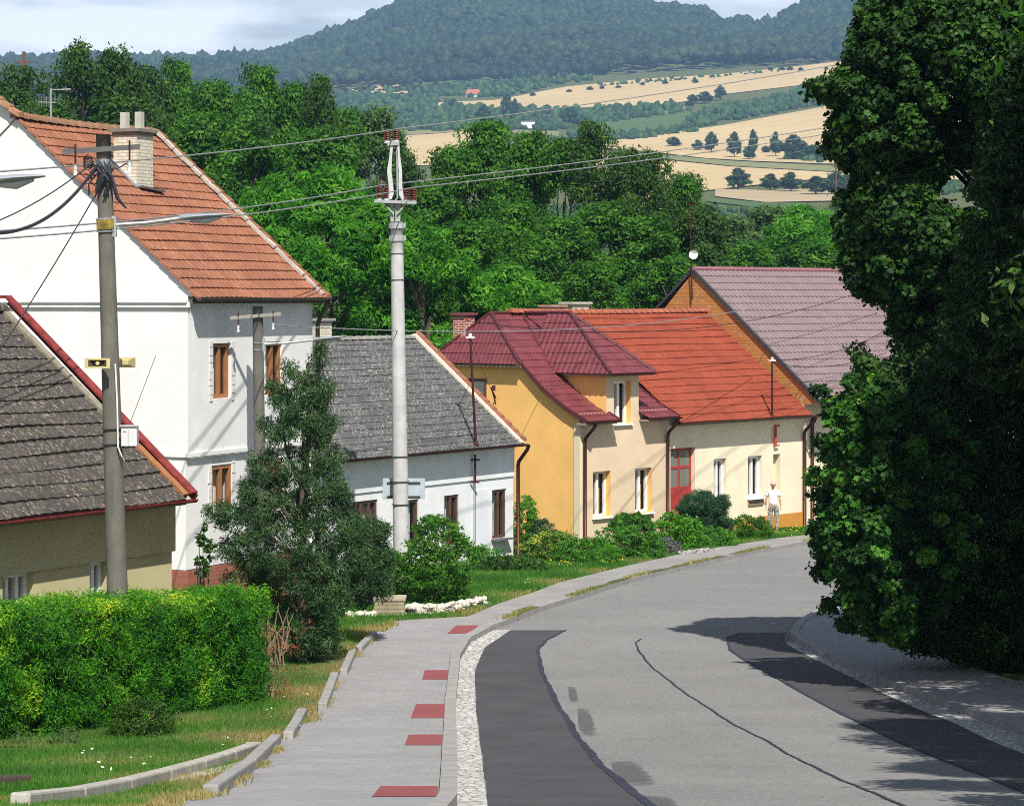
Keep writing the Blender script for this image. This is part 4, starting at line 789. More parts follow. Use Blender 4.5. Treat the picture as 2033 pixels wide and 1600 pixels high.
for a, b in ((FO.P(-.3, vH-.05, zH+.02), Bp+Vector((0,0,.06))), (Vector((cL.x,cL.y,zdE+.05)), Bd+Vector((0,0,.05))), (Vector((cR.x,cR.y,zdE+.05)), Bd+Vector((0,0,.05))), (Bd+Vector((0,0,.04)), FO.P(uc, vR, zR+.05)), (Bp+Vector((0,0,.04)), FO.P(uEnd+.1, vR, zR+.06)), (FO.P(-.3, 2*vR-vH+.05, zH+.02), Bp+Vector((0,0,.06)))): mb.tube([a, b], .055, 8)
vq = FO.P(ua-de, sl_v+.05, zdE+.06); mb.bar(vq+Vector((0,0,.03)), FO.P(uc, vR, zR+.08), .10, .05)
for (a, b), (c, d) in zip(prof_o[:-1], prof_o[1:-1]): mb.bar(FO.P(-.155, a, b+.05), FO.P(-.155, c, d+.05), .05, .13)
for ux in (ua+.12, uEnd+.12):
    for (a, b), (c, d) in zip(prof_o[:-1], prof_o[1:]):
        if ux < 2 and a > sl_v-.2: continue
        mb.bar(FO.P(ux, a, b+.06), FO.P(ux, c, d+.06), .06, .10)
mb.build('ridge_cap', MCAP, rl)
S3M = paint('soffit3', (.30,.22,.17), .8)
mb = MB(); mb.fbox(FO, ua-.25, ub+.25, vf+.04, -.003, zdE-.07, zdE-.02); mb.fbox(FO, ua-.25, ua-.003, 0, 1.6, zdE-.07, zdE-.02); mb.build('soffit', S3M, ho); mb = MB(); mb.fbox(FO, -.2, ua+.05, -.4, -.003, zE-.10, zE-.04); mb.build('soffit', S3M, ho); mb = MB(); mb.fbox(FO, ub+.02, uEnd, -.4, -.003, zE-.10, zE-.04)
mb.build('soffit', S3M, ho); mb = MB(); mb.fbox(FO, -.28, -.003, vH, 2*vR-vH, zH-.12, zH-.06); mb.build('soffit', S3M, ho)
gutter(FO, ho, BRP, -.16, ua+.15, vp[0][0]-.035, zE-.01, .055); gutter(FO, ho, BRP, ub-.0, uEnd+.15, vp[0][0]-.035, zE-.01, .055); gutter(FO, ho, BRP, ua-de, ub+de, vf-.03, zdE-.01, .045)
pipe(FO, ho, 'downpipe', BRP, .16, 0, go_, zE-.02, vp[0][0]-.06, .055); pipe(FO, ho, 'downpipe', BRP, uEnd-.06, 0, go_, zE-.02, vp[0][0]-.06, .055)
# wire bracket on the gable
b0 = FO.ong(986, 790); b1 = FO.ong(972, 808); mb = MB(); p = FO.P(-.05, b0[0], b0[1]); mb.tube([p, p+Vector((-.15,-.5,.35))], .03, 6); mb.tube([p+Vector((0,0,-.2)), p+Vector((-.12,-.45,.3))], .02, 6); mb.box(*(p.x-.12,p.x+.0,p.y-.5,p.y-.42,p.z+.25,p.z+.42)); mb.build('wire_bracket', MASTM, ho); BRK = p+Vector((-.15,-.5,.35))
ch_u, _ = FO.on(935, 640, vR+1.2)
mb = MB(); chimney(FO, rl, -.0+.15, .65, vR+.75, vR+1.25, zH, zR-.10, brickmat('red_chimney_brick', (.36,.07,.05), (.42,.10,.07), (.65,.6,.55), .24, .08, .012), paint('cap_dark', (.2,.06,.05)))
# ======== cream house with bright red tiled roof
uS, uT = uEnd, FO.on(1598, 950)[0]; er = (-.42, FO.on(1470, 833, -.42)[1]); v = 3.
def solve_v(F, u, px):                       # depth where the plane u=const meets pixel column px
    return F.ong(px, 600, u)[0]
vR2 = solve_v(FO, uT-.14, 1400); zR2 = FO.ong(1400, 619, uT-.14)[1]
CREAMW = plaster('cream_plaster', (.80,.71,.52), .07, (.7,.6,.45)); OCH = plaster('ochre_plinth', (.55,.25,.045), .06)
hr = empty('red_roof_house', FO.P((uS+uT)/2, .5, float(prof(86))), 'cream single-storey house with bright red tiled roof and red garage door', 'house'); gr_ = float(prof(85))-.8
FP_ = 0.06                                   # front set back a little from the orange house
def fh(x0, x1, y0, y1): return fhole(FO, x0, x1, y0, y1, FP_)
r1 = fh(1417, 1442, 913, 985); r2 = fh(1485, 1513, 906, 989); r1[2:] = r2[2:]; rd_ = fh(1331, 1380, 891, 1040); plr = FO.on(1590, 1016, FP_)[1]; rd_[2] = FO.on(1331, 1075, FP_)[1]; r3 = fh(1535, 1549, 902, 990); r3[3] = r2[3]; r3[2] = r3[3]-1.75
mb = MB(); zc = er[1]-.38; wall(mb, FO, uS+.002, uT, gr_, zc, [r1, r2, r3, rd_], .26, FP_); wall(mb, FO, uS+.002, uT, zc, er[1]+.2, [], .1, FP_-.06); mb.face([FO.P(uS,FP_-.06,zc),FO.P(uT,FP_-.06,zc),FO.P(uT,FP_,zc),FO.P(uS,FP_,zc)])
gable_wall(mb, FO, uT, [(FP_,gr_),(FP_,er[1]),(vR2,zR2-.1),(2*vR2,er[1]),(2*vR2,gr_)]); room(mb, FO, uS+.1, uT-.1, .5, 3.3, gr_, er[1]-.1, 1); mb.build('wall', [CREAMW, INT], hr)
mb = MB()
for a, b in ((uS+.05, rd_[0]-.05), (rd_[1]+.05, uT)): mb.fbox(FO, a, b, FP_-.035, FP_-.003, gr_, plr)
mb.build('plinth', OCH, hr)
VENT = paint('vent_dark', (.06,.03,.015), .9); mb = MB(); rr_ = random.Random(4)
for k in range(9):
    uu = rd_[1]+.9+k*.48; mb.fbox(FO, uu, uu+.05, FP_-.045, FP_-.0352, plr-.28, plr-.15); mb.build('vent', VENT, hr); mb = MB()
uu = FO.on(1508, 1040, FP_)[0]; mb.fbox(FO, uu-.1, uu+.1, FP_-.05, FP_-.037, plr-.62, plr-.32); mb.build('vent', VENT, hr)
for h in (r1, r2): window(FO, hr, *h, .24, WHITEP, .05, YCURT if 0 else paint('warm_curtain', (.6,.52,.32), .9), 1, .10)
mb = MB(); mb.fbox(FO, r3[0], r3[1], .30, .34, r3[2], r3[3]); mb.build('niche_panel', CREAMW, hr)
for h in (r1, r2): mb = MB(); mb.fbox(FO, h[0]-.02, h[1]+.02, FP_-.05, FP_-.004, h[2]-.26, h[2]-.06); mb.build('sill_trim', paint('brown_trim', (.25,.17,.12), .8), hr)
REDD = paint('red_door_paint', (.36,.035,.030), .55, .1); mb = MB(); zm = FO.on(1340, 968, FP_)[1]; a, b = rd_[0], rd_[1]; vd = .22
mb.fbox(FO, a, b, vd, vd+.05, rd_[2], zm); mb.fbox(FO, a, a+.09, vd, vd+.05, zm, rd_[3]); mb.fbox(FO, b-.09, b, vd, vd+.05, zm, rd_[3]); mb.fbox(FO, a+.09, b-.09, vd, vd+.05, rd_[3]-.09, rd_[3]); mb.fbox(FO, (a+b)/2-.05, (a+b)/2+.05, vd-.005, vd+.045, zm, rd_[3]-.09); mb.fbox(FO, a+.09, b-.09, vd-.003, vd+.047, (zm+rd_[3])/2-.04, (zm+rd_[3])/2+.04)
mb.fbox(FO, (a+b)/2-.008, (a+b)/2+.008, vd-.008, vd-.001, rd_[2], zm); dr = mb.build('garage_door', REDD, hr)
mb = MB(); mb.fbox(FO, a+.05, b-.05, vd+.02, vd+.03, zm-.02, rd_[3]-.05); mb.build('pane', glassmat('frosted', (.16,.17,.14)), dr)
RT = tilemat('bright_red_tiles', (.27,.054,.026), (.32,.066,.031), (.24,.048,.026), None, 0, .7); slR = (zR2-er[1])/(vR2-er[0])
mb = MB(); roof_slope(mb, FO, uEnd+.18, uT-.14, [er, (vR2, zR2)], .36, .2, .012, .026, jitter=.022); mb.face([FO.P(uEnd-3.6,vR2,zR2),FO.P(uT+.06,vR2,zR2),FO.P(uT+.06,2*vR2,er[1]),FO.P(uEnd-3.6,2*vR2,er[1])])
rr = mb.build('roof', RT, hr)
# the part of the red slope that shows above the neighbour's maroon roof
mb = MB(); RTR = tilemat('red_ridge_tiles', (.38,.11,.06), (.44,.15,.08), (.3,.1,.06), (.5,.45,.38), .3); ridge_tiles(mb, FO, uEnd-3.0, uT+.05, vR2, zR2+.0, .13, .35, sag=.04); mb.build('ridge', RTR, rr)
gutter(FO, hr, metal_m('grey_gutter', (.13,.10,.08), .6), uEnd+.16, uT+.1, er[0]-.045, er[1]-.02, .06); pipe(FO, hr, 'downpipe', BRP, uT-.06, FP_, gr_, er[1]-.05, er[0]-.08, .06)
mb = MB(); mb.fbox(FO, uEnd+.18, uT, er[0]+.02, FP_-.063, er[1]-.09, er[1]-.045); mb.build('soffit', paint('soffit4', (.32,.26,.18), .8), hr)
c1 = FO.on(1155, 610, vR2+.3); chimney(FO, rr, c1[0]-.55, c1[0]+.35, vR2+.25, vR2+.75, zR2-.6, zR2+.22, CREAMB, concrete('cap5', (.5,.46,.38)))
c1 = FO.on(1107, 618, vR2+.3); chimney(FO, rr, c1[0]-.35, c1[0]+.30, vR2+.25, vR2+.75, zR2-.6, zR2+.12, brickmat('rc2', (.36,.12,.07), (.42,.16,.1), (.5,.42,.35)), concrete('cap6', (.4,.25,.18)))
_, MT2 = roofmast(FO, 1533, 829, 714, er, (vR2, zR2), 'dark red wire mast standing on the bright red roof', MASTM, .0)
# red conduit on the cream front
q0 = FO.on(1535, 852, FP_); q1 = FO.on(1535, 884, FP_); mb = MB(); mb.tube([FO.P(q0[0],FP_-.1,q0[1]+.15), FO.P(q0[0],FP_-.1,q1[1])], .05, 8); mb.tube([FO.P(q0[0],FP_-.1,q1[1]+.0), FO.P(q0[0]+.22,FP_-.1,q1[1]+.0)], .03, 6); mb.tube([FO.P(q0[0],FP_-.1,q0[1]+.12), FO.P(q0[0]+.24,FP_-.1,q0[1]+.12)], .03, 6); mb.build('conduit', paint('red_pipe', (.42,.06,.04), .5), hr)
# ======== brick gabled house with mauve metal roof
vA, zA = FO.ong(1374, 536, uT+.08); epx = FO.ong(1616, 790, uT+.08); FU = Fr(1000, 50, .87); FU.o = FO.P(uT+.07, 0, 0); ang = .96; d = Vector((.96, .9, 0)).normalized(); FU.d = d; FU.n = Vector((-d.y, d.x, 0))
vA, zA = FU.ong(1376, 536, 0); vE, zE2 = FU.ong(1632, 801, 0); Lp = 13
hp = empty('brick_gable_house', FU.P(4, 1, float(prof(92))), 'house with rough orange brick gable and mauve metal roof, half behind the big tree', 'house'); gg = float(prof(90))-.8
BRG = brickmat('rough_orange_brick', (.58,.20,.05), (.68,.28,.08), (.34,.20,.11), .30, .10, .012, (.5,.40,.28))
MAUVE = M('mauve_metal_tiles'); _w = MAUVE.noise(2, 5); MAUV = MAUVE.done(MAUVE.mix(MAUVE.ramp(_w, [(.35, 0), (.7, 1)]), (.175,.125,.130), (.215,.158,.163)), .5, .4)
mb = MB(); gable_wall(mb, FU, 0, [(.45, gg), (.45, zE2-.1), (vE+.2, zE2-.0), (vA, zA-.08), (2*vA-.4, zE2), (2*vA-.4, gg)]); mb.build('gable_wall', BRG, hp)
mb = MB(); wall(mb, FU, .0, Lp, gg, zE2+.1, [[2.2,3.1,gg+2.0,gg+3.6],[5,5.9,gg+2.0,gg+3.6]], .25, .42); gable_wall(mb, FU, Lp, [(.45,gg),(.45,zE2),(vA,zA-.1),(2*vA-.4,zE2),(2*vA-.4,gg)]); mb.fbox(FU, -.02, .5, .1, .419, zE2-.5, zE2-.05); room(mb, FU, .1, Lp-.1, .7, 3.5, gg, zE2, 1); mb.build('wall', [CREAMW, INT], hp)
for a in (2.2, 5): window(FU, hp, a, a+.9, gg+2, gg+3.6, .6, WHITEP, .04, CURT)
mb = MB(); roof_slope(mb, FU, -.02, Lp+.1, [(vE-.05, zE2-.05), (vA, zA)], .42, .24, .035, .03, seg=6); mb.face([FU.P(-.02,vA,zA),FU.P(Lp,vA,zA),FU.P(Lp,2*vA-vE,zE2),FU.P(-.02,2*vA-vE,zE2)]); rp = mb.build('roof', MAUV, hp)
DK = paint('dark_verge', (.05,.05,.06), .6); mb = MB(); mb.bar(FU.P(-.03, vE-.05, zE2+.03), FU.P(-.03, vA, zA+.08), .09, .12); mb.bar(FU.P(-.03, vA, zA+.06), FU.P(-.03, 2*vA-vE, zE2), .09, .10); mb.build('verge_flashing', DK, rp)
mb = MB(); mb.tube([FU.P(-.1, vA, zA+.04), FU.P(Lp, vA, zA+.04)], .09, 8); mb.build('ridge', paint('mauve_ridge', (.26,.11,.13), .5), rp)
gutter(FU, hp, BRP, -.1, Lp, vE-.12, zE2-.06); pipe(FU, hp, 'downpipe', BRP, .75, .42, gg, zE2-.05, vE-.12, .06)
mb = MB(); mb.fbox(FU, .06, .34, .25, .415, gg, zE2-.5); mb.build('pier', concrete('rough_pier', (.5,.44,.34), .6), hp)
# dish mast at the brick apex
p = FU.P(-.10, vA-.05, zA-1.1); o = empty('satellite_mast', p, 'thin mast with small white dish at the apex of the brick gable', 'antenna'); mb = MB(); mb.tube([p, p+Vector((-.1,-.1,3.8))], [.03,.015], 6)
for k, zz in enumerate((2.9, 3.2, 3.5)): mb.bar(p+Vector((-.25,-.1,zz)), p+Vector((.1,-.1,zz)), .015, .015)
mb.build('mast', MASTM, o); mb = MB(); c = p+Vector((.03,-.18,1.66))
for i in range(12):
    for j in range(3):
        f = lambda i, j: c+Vector((.17*j/3*math.cos(i*math.pi/6), .10*(j/3)**2*-1+.05, .17*j/3*math.sin(i*math.pi/6)))
        mb.face([f(i,j), f(i+1,j), f(i+1,j+1), f(i,j+1)])
mb.build('dish', WHITEP, o)
# ---------------------------------------------------------------- poles, lamps, wires
GALV = metal_m('galvanised_steel', (.62,.64,.66), .4); DSTEEL = paint('dark_steel', (.05,.05,.055), .5); BROWNI = paint('brown_porcelain', (.09,.018,.012), .22, .1); WPORC = paint('white_porcelain', (.7,.7,.7), .25); LAMPG = paint('grey_lamp_housing', (.27,.29,.32), .35, .05)
BLK = paint('black_cable', (.018,.02,.03), .6); GREYW = metal_m('aluminium_wire', (.55,.55,.53), .5)
LAMPG2 = paint('lamp_glass', (.5,.52,.54), .2)
def pole(px0, r0, px1, r1, Y, d0, d1, label, mat, base_extra=.5, name='utility_pole', group=None):
    a = W(px0, r0, Y); b = W(px1, r1, Y); g = float(prof(Y)); t = (g-base_extra-a.z)/(b.z-a.z); a = a.lerp(b, t); a.z = g-base_extra
    o = empty(name, Vector((a.x, Y, g)), label, 'pole', group); mb = MB(); n = 12; mb.tube([a.lerp(b, k/n) for k in range(n+1)], [d0/2+(d1-d0)/2*k/n for k in range(n+1)], 20); mb.build('shaft', mat, o, smooth=True); return o, a, b
def lamp(parent, p, q0, q1, r=.028):         # arm from p to q0, lamp head q0 to q1
    mb = MB(); m = p.lerp(q0, .5)-Vector((0,0,.015)); mb.tube([p, m, q0], r, 8); mb.box(p.x-.05, p.x+.01, p.y-.04, p.y+.04, p.z-.16, p.z+.12); mb.build('lamp_arm', GALV, parent, smooth=False)
    mb = MB(); d = (q1-q0); n = 8; sec = [(.0,.035,.035),(.06,.05,.042),(.25,.10,.040),(.5,.115,.036),(.75,.09,.026),(.95,.05,.014),(1,.02,.010)]; rings = []; s = d.cross(Vector((0,0,1))).normalized(); u = s.cross(d).normalized()
    for t, w_, h in sec:
        c = q0+d*t; rings.append([c+s*w_*math.cos(2*math.pi*k/12)+u*h*(math.sin(2*math.pi*k/12)+.2) for k in range(12)])
    for A_, B_ in zip(rings, rings[1:]):
        for k in range(12): mb.face([A_[k], A_[(k+1)%12], B_[(k+1)%12], B_[k]])
    mb.face(rings[0]); mb.face(rings[-1]); h = mb.build('lamp_head', LAMPG, parent, smooth=False)
    mb = MB(); c = q0+d*.5; mb.tube([q0+d*.2-u*.035, c-u*.055, q0+d*.8-u*.02], [.03,.045,.02], 8); mb.build('lamp_glass', LAMPG2, h, smooth=True)
def pin(mb, mb2, p, down=.42, r=.014, w=.04):
    mb.tube([p+Vector((0,0,.06)), p-Vector((0,0,down))], r, 6); q = p-Vector((0,0,down)); mb2.tube([q+Vector((0,0,.05)), q+Vector((0,0,0)), q-Vector((0,0,.03)), q-Vector((0,0,.10))], [w*.7,w,w*.55,w*.8], 8)
# pole one: weathered, with crossarm, lamp, loudspeakers and a cabinet
YP = 34
p1, a1, b1 = pole(233, 1170, 205, 268, YP, .315, .20, 'thick weathered concrete pole with crossarm, street lamp and loudspeakers behind the hedge', POLEC)
def at1(r, dx=0, dy=0): return W(0, r, YP)*0+a1.lerp(b1, ((CZ+(ROW0-r)/FPX*YP)-a1.z)/(b1.z-a1.z))+Vector((dx, dy, 0))
mb = MB(); c = at1(293, 0, -.13); k_ = YP/FPX; mb.bar(c+Vector((-78*k_,0,-5*k_)), c+Vector((75*k_,.0,5*k_)), .05, .012); mb.bar(c+Vector((-78*k_,-.022,-5*k_)), c+Vector((75*k_,-.022,5*k_)), .012, .07); mb.bar(c+Vector((-14*k_,.3,0)), c+Vector((-14*k_,-.0,0)), .03, .04); mb.build('crossarm', concrete('galv_dark', (.13,.13,.13), .4), p1)
for dx in (-52, 55):
    mb = MB(); m2 = MB(); pin(mb, m2, c+Vector((dx*k_,-.03,dx*k_*.07)), .26, .014, .034); i_ = mb.build('insulator_pin', MASTM, p1); m2.build('insulator', WPORC, i_, smooth=True)
mb = MB(); q = at1(318); mb.tube([q, q+Vector((0,0,-.16))], .125, 16); mb.build('pole_clamp', GALV, p1); mb = MB(); q = at1(334); mb.tube([q, q+Vector((0,0,-.05))], .128, 16); mb.build('pole_band', DSTEEL, p1)
# tangle of service cables hanging round the head
mb = MB(); rd = random.Random(5); q = at1(332, -.02, -.13)
for k in range(9):
    a = q+Vector((rd.uniform(-.14,.14), 0, rd.uniform(-.05,.12))); b = q+Vector((rd.uniform(-.16,.12), -.03, -rd.uniform(.15,.42))); m = a.lerp(b, .5)+Vector((rd.uniform(-.16,.16), -.05, rd.uniform(-.05,.05))); mb.tube([a, a.lerp(m,.5)+Vector((0,0,.02)), m, m.lerp(b,.5), b], .011, 5)
mb.tube([at1(330, .06, -.14), at1(350, .11, -.15), at1(395, .19, -.14), at1(415, .30, -.12)], [.02,.026,.03,.012], 6); mb.tube([at1(330, 0, -.15), at1(360, -.02, -.16), at1(382, -.09, -.16)], [.03,.05,.03], 6)
for k in range(5): t = k*1.2; cc = at1(318+k*3, -.20, -.1); mb.tube([cc+Vector((.06*math.cos(x), 0, .06*math.sin(x)+rd.uniform(-.01,.01))) for x in [i*.8 for i in range(9)]], .007, 4)
mb.tube([at1(322, .13, -.1), at1(334, .22, -.1), at1(326, .30, -.08), at1(330, .36, -.06)], .011, 5); mb.tube([at1(340, -.33, -.12), at1(352, -.26, -.12), at1(358, -.15, -.12)], .008, 5)
mb.build('cable_tangle', BLK, p1)
mb = MB(); mb.tube([at1(436, 0), at1(456, 0)], .122+.008, 20); mb.build('warning_band', paint('worn_yellow', (.30,.21,.035), .8, .7), p1)
mb = MB()
for r in (434, 459): mb.tube([at1(r), at1(r+2)], .126+.006, 20); mb.build('clamp_band', GALV, p1); mb = MB()
lamp(p1, at1(447, .135, -.02), W(356, 434, YP-.1), W(461, 426, YP-.1))
HORN = paint('beige_horn', (.50,.43,.20), .5, .15); HORND = paint('horn_inside', (.10,.08,.05), .6)
for hx, y0, y1, wd_, front in ((-.02-.10, -.16, -.34, .17, 1), (.20, .02, .2, .11, 0)):
    c = at1(720, hx, 0); mb = MB(); w2_ = wd_; h2_ = .068; cy0 = Vector((0, y0, 0)); cy1 = Vector((0, y1, 0))
    A_ = [c+cy0+Vector(v) for v in ((-.04,0,-.03),(.04,0,-.03),(.04,0,.03),(-.04,0,.03))]; B_ = [c+cy1+Vector(v) for v in ((-w2_,0,-h2_),(w2_,0,-h2_),(w2_,0,h2_),(-w2_,0,h2_))]; sI = .72
    C_ = [c+cy1+Vector((v[0]*sI, .0, v[1]*sI*.9)) for v in ((-w2_,-h2_),(w2_,-h2_),(w2_,h2_),(-w2_,h2_))]
    for k in range(4): mb.face([A_[k], A_[(k+1)%4], B_[(k+1)%4], B_[k]]); mb.face([B_[k], B_[(k+1)%4], C_[(k+1)%4], C_[k]])
    mb.face(A_); hn = mb.build('loudspeaker', HORN, p1); mb = MB(); D_ = [c+cy1*.6+cy0*.4+Vector(v) for v in ((-.05,0,-.03),(.05,0,-.03),(.05,0,.03),(-.05,0,.03))]
    for k in range(4): mb.face([C_[k], C_[(k+1)%4], D_[(k+1)%4], D_[k]])
    mb.face(D_); mb.build('horn_throat', HORND, hn); mb = MB(); mb.tube([c+cy1*.98+Vector((0,.0,0)), c+cy1*.6], [.025,.04], 10); mb.build('horn_driver', HORN, hn)
mb = MB(); mb.tube([at1(722, .09, -.15), at1(800, .10, -.155), at1(886, .095, -.165)], .012, 6); mb.tube([at1(886, .095, -.165), at1(905, .14, -.15), at1(915, .16, -.08)], .010, 6); mb.build('conduit', paint('white_conduit', (.7,.7,.7), .5), p1)
mb = MB(); c = at1(864, .245, -.14); mb.box(c.x-.10, c.x+.115, c.y-.07, c.y+.10, c.z-.14, c.z+.14); cb = mb.build('cabinet', paint('light_grey_cabinet', (.60,.60,.61), .5, .06), p1); bv = cb.modifiers.new('b', 'BEVEL'); bv.width = .008
mb = MB(); mb.box(c.x-.112, c.x+.127, c.y-.09, c.y-.071, c.z+.128, c.z+.15); mb.box(c.x-.005, c.x+.005, c.y-.076, c.y-.071, c.z-.13, c.z+.127); mb.box(c.x-.07, c.x-.03, c.y-.078, c.y-.071, c.z+.06, c.z+.07); mb.build('door_trim', paint('cab_trim', (.45,.45,.46)), cb)
mb = MB(); mb.tube([c+Vector((0,0,.14)), c+Vector((.36,0,1.08))], .004, 4); mb.build('whip_aerial', DSTEEL, cb)
mb = MB()
for r in (850, 880): mb.tube([at1(r), at1(r+2)], .139+.012, 20); mb.build('clamp_band', DSTEEL, p1); mb = MB()
# pole two: tall light concrete high voltage pole
YQ = 59
p2, a2, b2 = pole(797, 1120, 787.5, 440, YQ, .40, .29, 'tall pale concrete power pole with brown insulators and a three-armed metal head', POLEL)
def at2(r, dx=0, dy=0): return a2.lerp(b2, ((CZ+(ROW0-r)/FPX*YQ)-a2.z)/(b2.z-a2.z))+Vector((dx, dy, 0))
k2_ = YQ/FPX
for r in (443, 468):
    mb = MB(); mb.tube([at2(r), at2(r+11)], .18, 18); q = at2(r+5); mb.box(q.x-.18, q.x+.21, q.y-.05, q.y+.05, q.z-.05, q.z+.05); mb.build('collar', paint('grey_collar', (.36,.37,.38), .5), p2)
for r in (503, 555, 905, 955, 1000):
    mb = MB(); mb.tube([at2(r), at2(r+1.2)], .165+(r-500)*.0001, 18); mb.build('pole_band', DSTEEL, p2)
HEADM = paint('grey_painted_steel', (.34,.35,.36), .5, .1); mb = MB(); f = lambda px, r, dy=0: W(px, r, YQ)+Vector((0, dy, 0))
for s in (-1, 1): mb.bar(f(785+s*6, 445), f(785+s*7, 405), .08, .06, up=(0,-1,0)); mb.tube([f(785+s*4, 425, -.05), f(785+s*22, 405, -.05)], .022, 6)
mb.bar(f(744, 397, .0), f(827, 400, .0), .28, .07); mb.build('crossarm', HEADM, p2)
mb = MB()                                   # two flared uprights of bent plate
for s, xs in ((-1, ((779,280,8),(776,310,7),(773,340,12),(776,365,12),(777,385,14),(770,396,20))), (1, ((790,280,7),(792,305,5),(795,340,9),(795,370,10),(797,388,12),(806,398,20)))):
    for (x0, y0, w0), (x1, y1, w1) in zip(xs, xs[1:]):
        w0 *= .72; w1 *= .72; A_ = [f(x0-w0/2, y0, -.06), f(x0+w0/2, y0, -.06), f(x0+w0/2, y0, .06), f(x0-w0/2, y0, .06)]; B_ = [f(x1-w1/2, y1, -.06), f(x1+w1/2, y1, -.06), f(x1+w1/2, y1, .06), f(x1-w1/2, y1, .06)]
        mb.box8(B_+A_)
mb.build('upright', paint('grey_steel', (.50,.51,.51), .45, .1), p2)
mb = MB(); mb.bar(f(769, 283), f(792, 281), .18, .09); mb.tube([f(788, 285), f(789, 395)], .02, 6); mb.tube([f(786, 395), f(786, 440)], .02, 6); mb.build('head_plate', HEADM, p2)
ins = []
for px, r in ((769,281),(787,280),(753,396),(768,396),(806,399),(821,400)):
    mb = MB(); c = f(px, r); h = (20 if r < 300 else 24)*k2_; n = 5; pts = [c]; rs = [.03]
    for k in range(n):
        z0 = .02+h*k/n; pts += [c+Vector((0,0,z0)), c+Vector((0,0,z0+h/n*.15)), c+Vector((0,0,z0+h/n*.55)), c+Vector((0,0,z0+h/n*.95))]; rs += [.045,.088,.080,.045]
    mb.tube(pts, rs, 14); i_ = mb.build('insulator', BROWNI, p2, smooth=False); mb = MB(); mb.tube([c-Vector((0,0,.05)), c+Vector((0,0,.03))], .07, 12); mb.build('insulator_foot', WPORC, i_); ins.append(c+Vector((0,0,h+.04)))
# sign seen from behind on pole two
YSN = YQ-.25
sg = empty('road_sign', W(797, 980, YSN), 'small grey back of a rectangular sign strapped to the pale power pole', 'sign'); mb = MB(); a, b = W(757, 994, YSN), W(842, 953, YSN)
mb.box(a.x, b.x, YSN-.01, YSN+.01, a.z, b.z); s_ = mb.build('sign_panel', paint('sign_grey', (.40,.46,.50), .5, .1), sg); bv = s_.modifiers.new('b', 'BEVEL'); bv.width = .03; bv.affect = 'EDGES'
for r in (960, 988):
    mb = MB(); a, b = W(766, r, YSN), W(833, r, YSN); mb.bar(Vector((a.x, YSN-.03, a.z)), Vector((b.x, YSN-.03, b.z)), .03, .03); mb.build('sign_rail', DSTEEL, sg)
# the sign hangs behind the pole: shift it
sg.location.y += .58; 
# pole three: small one in front of the white house
YT = 53.2
p3, a3, b3 = pole(519, 1150, 511.5, 608, YT, .27, .22, 'slim mossy concrete pole with crossarm and lamp before the white house', POLEC, .5)
def at3(r, dx=0, dy=0): return a3.lerp(b3, ((CZ+(ROW0-r)/FPX*YT)-a3.z)/(b3.z-a3.z))+Vector((dx, dy, 0))
k3_ = YT/FPX; c = at3(624, 0, -.14); mb = MB(); mb.bar(c+Vector((-53*k3_,0,-4*k3_)), c+Vector((47*k3_,0,4*k3_)), .05, .05); mb.bar(c+Vector((-53*k3_,-.03,-6*k3_)), c+Vector((47*k3_,-.03,2*k3_)), .02, .05); mb.build('crossarm', concrete('arm3', (.32,.31,.28), .4), p3)
for dx in (-37, 32):
    mb = MB(); m2 = MB(); pin(mb, m2, c+Vector((dx*k3_,-.03,dx*k3_*.07)), .24, .014, .038); i_ = mb.build('insulator_pin', MASTM, p3); m2.build('insulator', WPORC, i_, smooth=True)
for r in (680, 693): mb = MB(); mb.tube([at3(r), at3(r+2)], .124, 16); mb.build('clamp_band', GALV, p3)
lamp(p3, at3(683, .13, -.02), W(622, 675, YT-.1), W(690, 668, YT-.1))
# lamp pole standing just outside the left edge, only its lamp head reaches in
YL = 24; p4 = empty('street_lamp', Vector((-6.0, YL, float(prof(YL)))), 'grey street lamp head reaching in from the left edge before the white gable', 'street lamp')
mb = MB(); mb.tube([(-6.0, YL, float(prof(YL))-.4), (-6.05, YL, W(0,300,YL).z)], [.15,.11], 16); mb.build('shaft', POLEC, p4, smooth=True); lamp(p4, Vector((-5.93, YL, W(0,378,YL).z)), W(-28, 361, YL), W(90, 350, YL))
# old wooden pole and posts far behind on the fields
def wire(name, a, b, sag, r, mat, label, n=24, cat='overhead wire', group=None, amp=0):
    a = Vector(a); b = Vector(b); mb = MB(); pts = []
    for k in range(n+1):
        t = k/n; p = a.lerp(b, t); p.z -= sag*4*t*(1-t); pts.append(p)
    mb.tube(pts, r, 5); o = mb.build(name, mat, None, a); tag(o, label, cat, group); return o
OW = 'overhead_wire'; GHV = 'bare wires on the tall power pole'
i1, i2, i3 = ins[1], ins[2], ins[5]
Lh = 13.0
wire(OW, W(-160, 352, 36), i1, .1, .014, GREYW, 'topmost pale wire, left span running to the head of the tall power pole', group=GHV)
wire(OW, W(-160, 468, 36), i2, .15, .014, GREYW, 'upper of two pale wires crossing in front of the white gable to the power pole', group=GHV)
wire(OW, W(-160, 485, 36), i3+Vector((0,.02,0)), .15, .014, GREYW, 'lower of two pale wires crossing in front of the white gable to the power pole', group=GHV)
wire(OW, i1, W(2050, 50, 92), .25, .014, GREYW, 'topmost pale wire, right span from the tall power pole toward the big maple', group=GHV)
wire(OW, i2, W(2050, 178, 92), .25, .014, GREYW, 'middle pale wire, right span from the tall power pole toward the big maple', group=GHV)
wire(OW, i3, W(2050, 190, 92), .25, .014, GREYW, 'lower pale wire, right span from the tall power pole toward the big maple', group=GHV)
